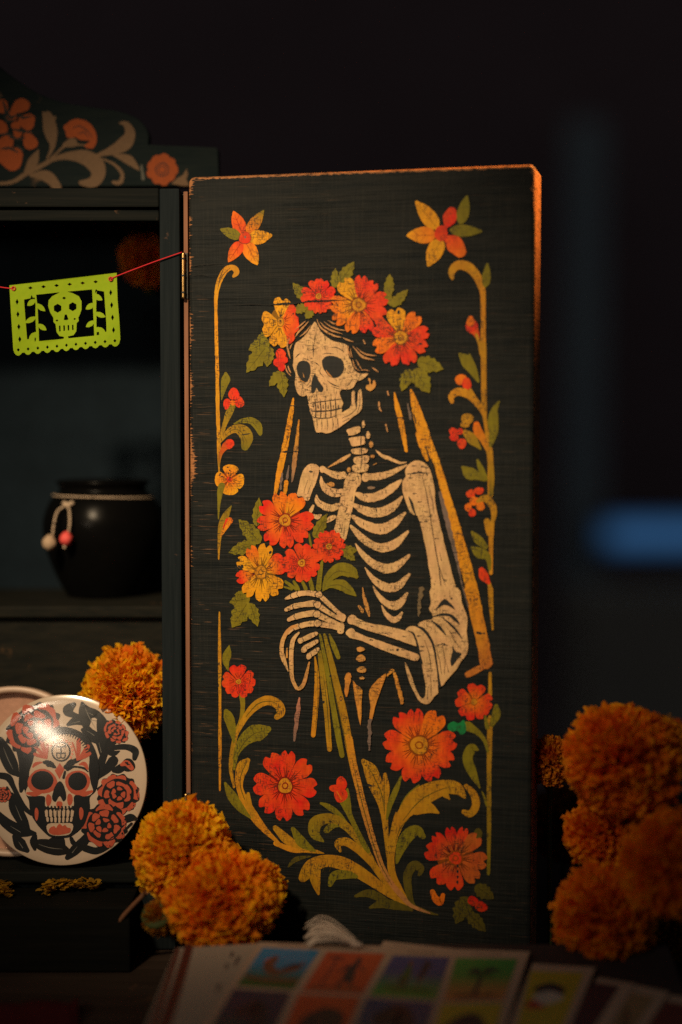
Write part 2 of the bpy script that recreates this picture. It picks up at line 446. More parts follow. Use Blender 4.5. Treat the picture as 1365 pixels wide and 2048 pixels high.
# ------------------------------------------------------------------ the cabinet
HX = at_y(379, 900, 0).x; TH = R(13.4)
U = Vector((math.cos(TH), -math.sin(TH), 0)); NRM = Vector((-math.sin(TH), -math.cos(TH), 0)); P0 = Vector((HX, 0, 0))
def door_loc(px, py, h=0.0):
    q = hit(px, py, P0 + NRM * h, NRM) - P0
    return Vector((q.dot(U), -q.dot(NRM), q.z))
W = door_loc(1069, 700).x; ZT = (door_loc(400, 354).z + door_loc(1030, 329).z) / 2
ZB = 0.004
cab = empty('altar_cabinet', (HX, 0, 0))
tag(cab, 'dark painted wooden altar cabinet with open door showing a skeleton bride holding flowers', 'cabinet')
def slab(name, outline, T, bev):
    """outline in local x,z; front at y=0, back at y=T, softened front and back rim"""
    n = len(outline); c = Vector((sum(p[0] for p in outline) / n, sum(p[1] for p in outline) / n))
    def inset(d):
        out = []
        for i in range(n):
            a, b, e = Vector(outline[i - 1]), Vector(outline[i]), Vector(outline[(i + 1) % n])
            t = (e - a).normalized(); nr = Vector((-t[1], t[0]))
            out.append(b + nr * d)
        return out
    rings = [(inset(bev), 0), (inset(bev * .3), bev * .3), (inset(0), bev), (inset(0), T - bev), (inset(bev), T)]
    vs, fs = [], []
    for P, y in rings: vs += [(p[0], y, p[1]) for p in P]
    for r in range(4):
        for k in range(n):
            k2 = (k + 1) % n; fs.append((r * n + k, r * n + k2, (r + 1) * n + k2, (r + 1) * n + k))
    fs.append(tuple(reversed(range(n)))); fs.append(tuple(range(4 * n, 5 * n)))
    me = mesh_from(name, vs, fs)
    bm = bmesh.new(); bm.from_mesh(me); bmesh.ops.recalc_face_normals(bm, faces=bm.faces); bm.to_mesh(me); bm.free()
    return me
def rrect(x0, z0, x1, z1, r, n=6):
    P = []
    for cx, cz, a0 in ((x1 - r, z0 + r, -90), (x1 - r, z1 - r, 0), (x0 + r, z1 - r, 90), (x0 + r, z0 + r, 180)):
        for i in range(n + 1):
            a = R(a0 + 90 * i / n); P.append((cx + r * math.cos(a), cz + r * math.sin(a)))
    return P
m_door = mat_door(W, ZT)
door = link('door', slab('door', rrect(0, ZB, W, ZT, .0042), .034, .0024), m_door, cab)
door.rotation_euler = (0, 0, -TH)

m_paint = mat_paint()
A = Art(lambda x, y, h: door_loc(x, y, h), door, m_paint)
S = A
# ---- painted ground wear: long dark crack
def cracks():
    A.begin('crack'); A.frame(480, 500, 4.55)
    A.rib([(-60, 500), (100, 492), (250, 497), (360, 491), (460, 486), (560, 478), (640, 466), (760, 463), (900, 456), (1010, 452)], [3, 6, 5, 16, 22, 10, 16, 14, 7, 2], (.008, .008, .008), rag=.25)
    A.frame(380, 380, 6.2)
    A.rib([(20, 940), (120, 930), (300, 915), (420, 905)], [3, 9, 6, 2], (.008, .008, .008), rag=.3)
    A.rib([(30, 1060), (140, 1052), (260, 1066)], [2, 8, 2], (.008, .008, .008), rag=.3)
    A.frame(740, 800, 4.875)
    A.end()
# ---- left vine
def left_vine():
    A.frame(380, 380, 6.2045); A.begin('painted_scroll')
    A.rib([(545, 1068), (578, 1030), (568, 985), (520, 960), (450, 990), (390, 1080), (345, 1200), (325, 1350), (325, 1500), (330, 1800), (335, 2047)], [40, 66, 74, 66, 74, 74, 60, 45, 40, 42, 45], OCH, YEL)
    A.rib([(420, 970), (370, 1120), (345, 1240)], [6, 9, 4], DK); A.rib([(500, 965), (410, 1060), (370, 1160)], [4, 8, 4], DK)
    A.frame(400, 700, 6.825)
    A.rib([(232, 0), (240, 400), (245, 800), (255, 1100), (260, 1400), (262, 1650)], [45, 48, 50, 50, 45, 18], YEL, OCH, rag=.05)
    A.begin('painted_bud')
    A.rib([(355, 325), (355, 400), (330, 500), (295, 680)], [50, 125, 85, 12], OLV)
    A.begin('painted_stem')
    A.rib([(440, 770), (395, 870), (345, 1000), (300, 1150), (265, 1260)], [100, 95, 65, 45, 25], OLV, OCH)
    A.begin('painted_flower')
    A.blob(465, 600, 76, 82, RED); A.blob(368, 735, 48, 76, RED, 10); A.blob(540, 712, 62, 78, RED, -15); A.blob(450, 720, 36, 36, ORG)
    for q in ([(455, 700), (470, 630)], [(430, 715), (375, 725)], [(470, 715), (545, 735)], [(480, 690), (530, 660)]): A.rib(q, [9, 5], pig(120, 30, 15))
    A.begin('painted_leaf')
    A.rib([(470, 1005), (590, 965), (700, 965), (790, 1035), (825, 1140)], [18, 65, 95, 115, 60], OLV)
    A.rib([(500, 1000), (620, 975), (730, 1000), (790, 1080)], [4, 8, 8, 4], OLD)
    A.begin('painted_leaf')
    A.rib([(285, 1260), (370, 1140), (480, 1075), (590, 1110), (640, 1200), (620, 1320)], [18, 75, 110, 170, 175, 110], OCH, OLV)
    A.rib([(340, 1170), (450, 1090), (560, 1110), (640, 1250)], [5, 9, 9, 5], OLD); A.rib([(520, 1120), (590, 1200), (600, 1300)], [5, 7, 4], OLD); A.poly([(560, 1150), (690, 1140), (640, 1160)], DK)
    A.begin('painted_bud')
    A.rib([(405, 1280), (345, 1320), (295, 1400), (270, 1480), (266, 1590)], [135, 95, 55, 40, 18], RED, OLV); A.blob(405, 1285, 46, 66, RED)
    A.begin('painted_flower')
    A.flower(405, 1770, 205, [-84, 8, 86, 184], ORG, YEL, r0=.17, centre=RED, notch=False)
    for x, y in ((270, 1710), (300, 1730), (390, 1680), (410, 1640), (380, 1600), (280, 1690)): A.blob(x, y, 13, 10, DK)
    A.begin('painted_leaf'); A.rib([(300, 1850), (275, 1950), (268, 2047), (264, 2100)], [90, 80, 55, 30], OLV, OLD)
    A.frame(430, 950, 4.55); A.rib([(50, 110), (38, 250), (34, 400)], [42, 28, 10], OLV)
    A.begin('painted_leaf'); A.rib([(36, 765), (40, 620), (58, 470), (100, 370), (150, 280)], [12, 26, 55, 62, 8], OCH, OLV)
    A.begin('painted_bud'); A.rib([(55, 560), (95, 475), (135, 415)], [12, 50, 62], YEL, ORG); A.rib([(80, 480), (110, 400)], [12, 20], RED)
    A.frame(420, 1220, 4.55); A.begin('painted_line')
    A.rib([(88, 20), (90, 400), (92, 800), (92, 1200), (92, 1640)], [14, 28, 26, 28, 16], OCH, OCH2, rag=.06)
    A.begin('painted_leaf'); A.rib([(168, 550), (148, 470), (160, 400), (178, 325)], [8, 62, 75, 12], OLV)
    A.begin('painted_stem'); A.rib([(292, 770), (300, 870), (285, 1000), (240, 1120), (205, 1300), (192, 1450), (222, 1610)], [55, 42, 40, 42, 46, 36, 22], OLV, OCH)
    A.begin('painted_flower'); A.flower(262, 652, 150, [-94, -15, 52, 122, 188], RED, RED, r0=.15)
    A.begin('painted_scroll'); A.rib([(222, 1180), (320, 985), (420, 870), (530, 822), (622, 862), (648, 930), (610, 975)], [20, 55, 80, 88, 86, 78, 50], OCH)
    A.rib([(330, 970), (430, 860), (530, 830), (610, 850)], [5, 9, 8, 4], OLD); A.rib([(590, 960), (620, 920), (615, 880)], [4, 7, 4], OLD)
    A.begin('painted_leaf'); A.rib([(220, 1200), (200, 1070), (170, 970), (150, 925)], [18, 75, 88, 50], OLV)
    A.begin('painted_leaf'); A.rib([(222, 1450), (245, 1300), (320, 1180), (420, 1115), (530, 1085)], [20, 56, 112, 150, 60], OLV); A.rib([(450, 1170), (520, 1130)], [50, 20], OLV)
    A.rib([(240, 1340), (310, 1210), (400, 1130), (480, 1100)], [5, 9, 8, 4], OLD)
    A.begin('painted_leaf'); A.rib([(345, 1370), (305, 1420), (272, 1520), (275, 1630), (330, 1760), (420, 1900), (520, 2020), (640, 2130)], [50, 110, 84, 60, 80, 78, 50, 20], OCH, OCH2)
    A.rib([(340, 1380), (295, 1470), (275, 1560), (300, 1680), (370, 1830)], [4, 8, 8, 8, 4], OLD)
    A.rib([(350, 1670), (350, 1760), (395, 1880)], [26, 64, 30], OCH)
    A.begin('painted_leaf'); A.rib([(140, 1575), (200, 1690), (280, 1800), (370, 1890)], [22, 88, 70, 18], OLV)
    A.begin('painted_flower'); A.flower(685, 1600, 308, [-120, -84, -42, 4, 50, 93, 136, 184], REDD, RED, sx=.97, sy=1.05, r0=.21, cols_in=[RED] * 8)
# ---- lower middle
def lower_mid():
    A.frame(560, 1480, 4.55)
    A.begin('painted_leaf'); A.rib([(-40, 800), (60, 900), (180, 985), (300, 1010), (400, 1030)], [50, 84, 55, 42, 10], OCH)
    A.begin('painted_leaf'); A.rib([(-40, 940), (120, 1000), (260, 1014)], [40, 48, 14], OCH2)
    A.begin('painted_leaf'); A.rib([(120, 810), (200, 930), (320, 1010)], [40, 92, 20], OLV)
    A.begin('painted_leaf'); A.rib([(78, 1150), (150, 1085), (280, 1058)], [18, 46, 10], OLD)
    A.begin('painted_leaf'); A.rib([(372, 575), (450, 610), (550, 690), (680, 850)], [18, 52, 42, 10], OLV)
    A.begin('painted_scroll'); A.rib([(395, 920), (322, 860), (325, 760), (420, 715), (530, 735), (640, 820), (750, 950), (850, 1130), (940, 1270), (1060, 1410)], [20, 92, 120, 95, 84, 72, 70, 60, 48, 20], OLV, OCH)
    A.poly([(400, 820), (430, 850), (500, 800), (560, 790), (460, 760)], OLV)
    A.begin('painted_stem'); A.rib([(590, 560), (645, 700), (715, 850), (800, 1010)], [90, 48, 46, 50], OLV); A.rib([(615, 450), (625, 560), (640, 650)], [24, 40, 30], OLV)
    A.begin('painted_bud'); A.blob(560, 400, 50, 66, RED); A.blob(500, 440, 48, 34, RED); A.blob(555, 500, 62, 68, RED); A.rib([(520, 470), (560, 540)], [10, 16], ORG)
    A.begin('painted_scroll'); A.rib([(550, 1010), (528, 945), (600, 925), (700, 985), (800, 1080), (900, 1195), (990, 1320)], [26, 66, 78, 72, 62, 50, 26], OCH)
    A.begin('painted_leaf'); A.rib([(215, 1250), (290, 1150), (420, 1100), (560, 1120), (700, 1190), (850, 1290), (1000, 1400), (1150, 1500)], [90, 130, 110, 120, 115, 95, 66, 26], OCH)
    A.rib([(330, 1110), (320, 1250), (352, 1400)], [90, 100, 26], OCH)
    for q in (300, 360, 420, 480): A.rib([(q, 1120), (q - 30, 1200)], [5, 3], OLD)
    A.begin('painted_leaf'); A.rib([(458, 1315), (500, 1235), (620, 1225), (700, 1245)], [44, 84, 74, 30], OLV)
    A.begin('painted_leaf'); A.rib([(690, 1420), (800, 1395), (900, 1430), (1040, 1500)], [26, 72, 74, 20], OLD)
    A.begin('painted_leaf'); A.rib([(820, 1525), (930, 1490), (1050, 1505), (1200, 1545)], [22, 82, 80, 30], OLD)
    A.begin('painted_leaf'); A.rib([(760, 190), (822, 270), (870, 400), (925, 520), (950, 650), (962, 800), (975, 960), (985, 1130)], [40, 120, 130, 115, 74, 48, 36, 10], OCH)
    A.rib([(958, 310), (962, 450), (945, 600)], [30, 76, 50], OCH); A.rib([(800, 230), (880, 380), (935, 520), (955, 680)], [4, 8, 8, 4], OLD); A.rib([(955, 330), (950, 500), (955, 640)], [3, 7, 3], OLD)
    A.poly([(800, 395), (850, 420), (812, 425)], DK)
    A.begin('painted_stem'); A.rib([(1105, 335), (1060, 450), (1005, 580), (975, 720)], [18, 50, 50, 18], OLV)
    A.begin('painted_stem'); A.rib([(1265, 415), (1180, 510), (1115, 620), (1070, 740)], [18, 56, 52, 20], OLV)
    A.frame(740, 1330, 4.55)
    A.begin('painted_scroll')
    A.rib([(360, 2170), (270, 2040), (205, 1900), (192, 1720), (230, 1520), (300, 1370), (420, 1235), (560, 1150), (700, 1110), (800, 1130), (865, 1205)], [20, 56, 64, 70, 90, 115, 180, 170, 130, 110, 26], OCH)
    A.rib([(420, 1320), (520, 1295), (625, 1345)], [90, 110, 20], OCH); A.rib([(690, 1180), (725, 1220)], [60, 14], OCH)
    A.rib([(240, 1345), (222, 1430), (210, 1520)], [16, 34, 40], OCH)
    A.rib([(300, 1420), (430, 1260), (560, 1170), (720, 1110)], [4, 9, 8, 4], OLD); A.rib([(240, 1600), (280, 1480), (360, 1400)], [4, 8, 4], OLD)
    A.begin('painted_scroll'); A.rib([(875, 1100), (945, 1175), (965, 1280), (915, 1352), (855, 1335)], [40, 66, 72, 66, 42], OCH)
    A.begin('painted_scroll'); A.rib([(485, 1560), (430, 1505), (350, 1550), (285, 1660), (245, 1800)], [50, 92, 118, 90, 24], OLV)
    A.frame(760, 1600, 4.55)
    A.begin('painted_scroll'); A.rib([(360, 680), (375, 625), (310, 595), (255, 680), (258, 800), (290, 930), (350, 1000)], [30, 66, 86, 80, 70, 45, 20], OLD)
    A.begin('painted_stem'); A.rib([(300, 960), (400, 1010), (530, 1045)], [26, 36, 12], OLD)
# ---- lower right
def lower_right():
    A.frame(740, 1330, 4.55)
    A.begin('painted_line'); A.rib([(1095, 75), (1095, 270)], [26, 34], OCH)
    A.rib([(1095, 480), (1090, 700), (1085, 1000), (1085, 1300), (1085, 1600), (1080, 1900)], [45, 48, 40, 40, 35, 28], OCH, OLV)
    A.begin('painted_leaf'); A.rib([(1152, 375), (1150, 450), (1110, 545)], [40, 84, 40], OLV)
    A.begin('painted_stem'); A.rib([(1050, 470), (1070, 570)], [26, 40], OLV)
    A.begin('painted_stem'); A.rib([(890, 555), (985, 615), (1045, 690), (1075, 790)], [92, 50, 36, 20], OLV)
    A.begin('painted_patch'); A.poly([(712, 545), (760, 512), (812, 530), (850, 498), (872, 540), (875, 605), (830, 635), (800, 600), (740, 605), (712, 585)], GRN)
    A.begin('painted_flower'); A.flower(950, 335, 168, [-80, 0, 54, 122, 196], ORG, RED, r0=.16, lines=False)
    A.rib([(795, 320), (820, 360)], [10, 26], RED)
    A.begin('painted_flower')
    A.flower(450, 730, 340, [-127, -98, -58, -8, 28, 66, 105, 147, 190], ORG, RED, r0=.235, colors=[RED, RED, ORG, RED, RED, RED, RED, RED, RED], wfac=1.05)
    A.begin('painted_leaf'); A.rib([(985, 775), (930, 755), (890, 850), (930, 970), (1002, 1120)], [14, 84, 92, 84, 12], OLV)
    A.begin('painted_leaf'); A.rib([(1020, 1150), (1045, 1210), (1062, 1280)], [8, 22, 14], OLV)
    A.begin('painted_leaf'); A.blob(985, 1535, 40, 50, OLD)
    A.frame(760, 1600, 4.55)
    RB = pig(196, 84, 24)
    A.begin('painted_flower')
    A.flower(690, 530, 290, [-132, -101, -74, -44, 6, 46, 92, 134, 196], ORG, RED, r0=.20, colors=[REDD, REDD, RED, RB, RB, RB, RED, RED, REDD], cols_in=[RB] * 9, centre=RED)
    for y in (600, 650, 700, 750): A.blob(708, y, 10, 16, DK)
    A.begin('painted_bud'); A.rib([(480, 835), (505, 895), (550, 930), (575, 865)], [46, 62, 62, 36], ORG)
    A.begin('painted_leaf'); A.leaf((800, 880), (690, 1130), 160, OLD)
    A.begin('painted_leaf'); A.leaf((870, 780), (1040, 900), 130, OLD)
    A.begin('painted_leaf'); A.leaf((800, 1020), (965, 1200), 120, OLD)
    A.begin('painted_bud'); A.blob(850, 920, 56, 42, REDD, 30); A.blob(920, 970, 60, 46, REDD, 30)
# ---- right vine
def right_vine():
    A.frame(780, 380, 6.2045)
    A.begin('painted_scroll'); A.rib([(775, 1095), (768, 1020), (810, 955), (880, 930), (980, 960), (1070, 1050), (1130, 1180), (1155, 1300), (1160, 1600), (1160, 2047)], [44, 84, 105, 115, 118, 104, 88, 66, 60, 64], OCH, OCH2)
    A.begin('painted_leaf'); A.leaf((1185, 1215), (1212, 900), 112, OLV, lobes=0, vein=False)
    A.begin('painted_bud'); A.rib([(1005, 1600), (1020, 1690), (1075, 1790), (1100, 1850)], [80, 150, 76, 40], ORG, RED); A.blob(1015, 1690, 74, 80, RED, 30); A.blob(1000, 1640, 52, 52, ORG)
    A.rib([(1075, 1800), (1110, 1900), (1130, 2040)], [44, 40, 30], OCH)
    A.frame(840, 690, 6.825)
    A.begin('painted_line'); A.rib([(870, -10), (873, 300), (875, 600), (880, 800), (885, 960), (905, 1120), (945, 1400), (965, 1600), (965, 1800), (965, 2047)], [76, 74, 72, 70, 62, 46, 84, 78, 78, 76], OCH, OCH)
    A.begin('painted_leaf'); A.rib([(550, 130), (640, 220), (725, 350), (800, 500)], [50, 165, 120, 30], OLV); A.rib([(680, 130), (700, 220)], [30, 70], OLV)
    A.begin('painted_flower'); A.blob(560, 470, 82, 72, ORG, -30); A.blob(640, 530, 62, 84, RED, -10)
    A.begin('painted_scroll'); A.rib([(440, 775), (432, 700), (510, 640), (620, 655), (730, 730), (830, 860), (890, 1000)], [56, 88, 104, 112, 96, 74, 30], OCH2, OCH)
    A.rib([(690, 610), (730, 700)], [40, 70], OCH); A.blob(480, 682, 14, 8, DK); A.blob(735, 712, 14, 8, DK)
    A.begin('painted_leaf'); A.rib([(1085, 765), (1020, 890), (1000, 1040), (1005, 1190), (965, 1380)], [16, 96, 148, 124, 40], OLV)
    A.begin('painted_flower'); A.blob(650, 1010, 84, 76, OCH); A.blob(615, 1085, 62, 46, OCH)
    A.rib([(620, 1190), (710, 1280), (830, 1420)], [80, 140, 26], OCH, OLV)
    A.rib([(775, 1085), (795, 1180), (865, 1290), (930, 1430)], [84, 124, 92, 66], ORG, OCH)
    A.blob(455, 1180, 60, 52, RED); A.blob(540, 1180, 52, 44, RED); A.blob(470, 1260, 62, 52, RED); A.blob(575, 1345, 62, 72, RED)
    A.begin('painted_leaf'); A.rib([(590, 1670), (680, 1750), (790, 1790), (880, 1850)], [50, 172, 110, 30], OLV)
    A.begin('painted_leaf'); A.rib([(790, 1575), (840, 1700), (910, 1830)], [34, 80, 50], OLV)
    A.frame(740, 800, 4.875)
    A.begin('painted_flower'); A.blob(985, 915, 46, 42, RED); A.blob(1065, 885, 46, 36, RED); A.blob(960, 1045, 36, 42, ORG); A.blob(1000, 1100, 36, 40, RED); A.blob(1080, 1035, 42, 44, ORG); A.blob(1020, 985, 48, 42, ORG)
    A.begin('painted_scroll'); A.rib([(1055, 985), (1130, 960), (1195, 1030), (1212, 1120), (1195, 1180)], [40, 72, 66, 52, 40], OCH)
    A.begin('painted_line'); A.rib([(1180, 600), (1188, 760), (1182, 920)], [50, 54, 40], OCH, OLV); A.rib([(1190, 1200), (1182, 1400), (1182, 1690)], [52, 44, 34], OCH, OCH2)
    A.rib([(1140, 1180), (1160, 1300)], [56, 50], OCH); A.rib([(1165, 1790), (1182, 1900), (1186, 2060)], [34, 40, 36], OCH)
    A.begin('painted_leaf'); A.rib([(1000, 1290), (1055, 1360), (1130, 1430)], [26, 84, 50], OLV)
    A.begin('painted_leaf'); A.rib([(995, 1440), (1070, 1490), (1150, 1530), (1170, 1650)], [30, 106, 64, 30], OLV)
    A.begin('painted_bud'); A.rib([(1092, 1660), (1115, 1720), (1160, 1785)], [60, 92, 30], RED)
    A.frame(660, 1180, 4.015); A.begin('painted_line'); A.rib([(1290, -10), (1298, 150), (1308, 320)], [42, 34, 14], OCH)
def corners():
    A.frame(380, 380, 6.2045)
    A.begin('painted_flower')
    for base, tip, wd, c1, c2 in (((650, 545), (540, 258), 172, RED, ORG), ((700, 560), (922, 248), 150, ORG, OLV), ((720, 600), (1028, 562), 185, YEL, YEL), ((690, 640), (842, 932), 185, ORG, YEL), ((650, 640), (474, 896), 160, RED, ORG), ((640, 590), (372, 482), 140, OLV, OLV)):
        A.leaf(base, tip, wd, c1, c2, lobes=0, vein=c2 != OLV)
    A.blob(685, 595, 78, 82, pig(120, 50, 20)); A.blob(685, 592, 72, 76, RED); A.blob(688, 585, 14, 16, GRB)
    A.frame(780, 380, 6.2045)
    A.begin('painted_flower')
    for base, tip, wd, c1, c2 in (((600, 490), (318, 130), 200, YEL, YEL), ((580, 560), (203, 565), 215, ORG, YEL), ((640, 600), (470, 952), 210, YEL, YEL), ((870, 430), (962, 60), 160, OLV, OLV), ((740, 500), (1150, 512), 155, OLV, OLV)):
        A.leaf(base, tip, wd, c1, c2, lobes=0, vein=c2 != OLV)
    A.rib([(700, 450), (740, 360), (765, 275)], [60, 170, 130], RED); A.rib([(690, 590), (790, 660), (870, 760)], [60, 210, 160], RED, ORG)
    A.blob(640, 540, 84, 100, RED)
# ---- bride: veil, crown, skull
def veil():
    A.begin('painted_veil')
    A.frame(400, 700, 6.825)
    A.begin('painted_veil')
    A.rib([(1275, 660), (1250, 850), (1200, 1120), (1150, 1385), (1090, 1650), (1030, 1960)], [22, 62, 75, 82, 84, 45], VEIL, rag=.05)
    A.begin('painted_veil')
    A.rib([(1350, 960), (1325, 1250), (1300, 1450), (1280, 1650), (1258, 1800)], [22, 46, 60, 50, 18], VEIL, GRB, rag=.08)
    A.begin('painted_veil')
    A.rib([(1180, 1800), (1165, 1960)], [58, 40], VEIL, rag=.1)
    A.begin('painted_veil')
    A.rib([(1125, 1690), (1105, 1900)], [30, 26], GRB, rag=.2)
    A.begin('painted_veil')
    A.rib([(1215, 1580), (1190, 1760)], [14, 30], GRB, rag=.2)
    A.rib([(1100, 1392), (1200, 1388), (1350, 1384)], [6, 26, 10], BLACKG, rag=.3); A.rib([(1240, 760), (1310, 765)], [14, 14], DK, rag=.3)
    A.rib([(1215, 1130), (1190, 1240), (1165, 1330)], [8, 12, 6], pig(150, 80, 12))
    A.frame(680, 500, 4.55)
    A.begin('painted_veil')
    A.rib([(497, 1300), (525, 1430), (555, 1560), (580, 1690), (605, 1825)], [12, 45, 50, 45, 30], VEIL, VEIL, rag=.06)
    A.rib([(515, 1528), (565, 1524)], 10, DK)
    A.frame(740, 800, 4.875)
    A.begin('painted_veil')
    A.rib([(400, -95), (425, -10), (462, 120), (510, 280), (580, 460), (655, 620), (720, 850), (790, 1090), (860, 1350), (930, 1600), (1010, 1900), (1050, 2060)], [22, 60, 92, 112, 96, 66, 76, 92, 110, 112, 112, 100], VEIL, VEIL, rag=.03)
    A.begin('painted_veil')
    A.rib([(470, 330), (515, 440), (560, 580)], [50, 74, 36], VEIL, rag=.06)
    A.rib([(540, 440), (590, 600), (640, 760)], [4, 22, 8], DK)
    A.begin('painted_veil')
    A.rib([(370, 40), (400, 180)], [16, 30], GRB, rag=.2)
    A.rib([(430, 150), (450, 220)], [14, 10], DK)
    A.begin('painted_veil')
    A.rib([(685, 900), (730, 1080), (785, 1300), (850, 1560), (900, 1800), (960, 2020)], [26, 46, 46, 26, 14, 10], GRB, rag=.12)
    for q in ((520, 385), (560, 460), (700, 560), (830, 1485), (960, 1690)): A.rib([(q[0] - 25, q[1]), (q[0] + 30, q[1])], [9, 7], DK, rag=.3)
    A.frame(660, 1180, 4.015)
    A.begin('painted_veil')
    A.rib([(1125, -15), (1185, 230), (1228, 420), (1255, 585)], [88, 98, 100, 100], VEIL, pig(190, 100, 30), rag=.03)
    A.rib([(1300, 590), (1200, 632), (1108, 680)], [20, 50, 50], pig(196, 104, 34)); A.rib([(1185, 345), (1240, 350)], [22, 16], DK, rag=.4)
def crown():
    A.begin('painted_leaf'); A.frame(480, 500, 4.55)
    for b_, t_, wd in (((600, 455), (485, 298), 100), ((865, 345), (868, 165), 80), ((910, 300), (1040, 105), 112), ((500, 555), (640, 500), 86), ((660, 545), (600, 625), 80), ((780, 470), (850, 350), 90), ((760, 510), (840, 510), 60), ((270, 830), (78, 912), 130), ((250, 870), (60, 1116), 150), ((275, 880), (248, 1066), 104), ((380, 1105), (268, 1240), 92), ((375, 1105), (405, 1340), 104), ((250, 790), (160, 800), 90)):
        A.begin('painted_leaf'); A.leaf(b_, t_, wd, OLV, vein=wd > 95)
    A.frame(680, 500, 4.55)
    for b_, t_, wd in (((440, 430), (456, 212), 92), ((470, 510), (622, 360), 92), ((420, 400), (490, 520), 70), ((705, 1005), (945, 1085), 140), ((640, 1085), (562, 1286), 112), ((680, 1080), (818, 1302), 160)):
        A.begin('painted_leaf'); A.leaf(b_, t_, wd, OLV, vein=wd > 95)
    A.frame(480, 500, 4.55)
    A.begin('painted_flower'); A.flower(370, 655, 212, [-82, -20, 30, 98, 174], YEL, YEL, sx=.78, sy=1.08, r0=.17, colors=[YEL, RED, RED, YEL, YEL], cols_in=[YEL, ORG, ORG, YEL, YEL], wfac=1.35)
    A.begin('painted_bud')
    for x, y, r in ((372, 945, 46), (350, 1022, 44), (380, 1065, 36), (398, 1000, 38)): A.blob(x, y, r, r, RED)
    A.begin('painted_flower'); A.flower(715, 420, 158, [-70, -105, -6, 55, 92, 134, 186], RED, RED, r0=.17, wfac=1.15)
    A.begin('painted_flower'); A.flower(1082, 500, 268, [-124, -84, -54, -15, 24, 70, 107, 145, 182], ORG, RED, r0=.22, colors=[YEL, RED, RED, RED, RED, RED, ORG, ORG, ORG], cols_in=[YEL, RED, RED, RED, RED, ORG, ORG, YEL, YEL], wfac=1.06)
    A.frame(680, 500, 4.55)
    A.begin('painted_flower'); A.flower(555, 795, 268, [-102, -54, -12, 24, 68, 114, 158, 204], ORG, RED, r0=.22, colors=[YEL, ORG, RED, RED, RED, RED, ORG, RED], cols_in=[YEL, ORG, RED, RED, RED, RED, ORG, RED])
    A.blob(535, 565, 12, 18, DK); A.blob(735, 855, 14, 12, DK)
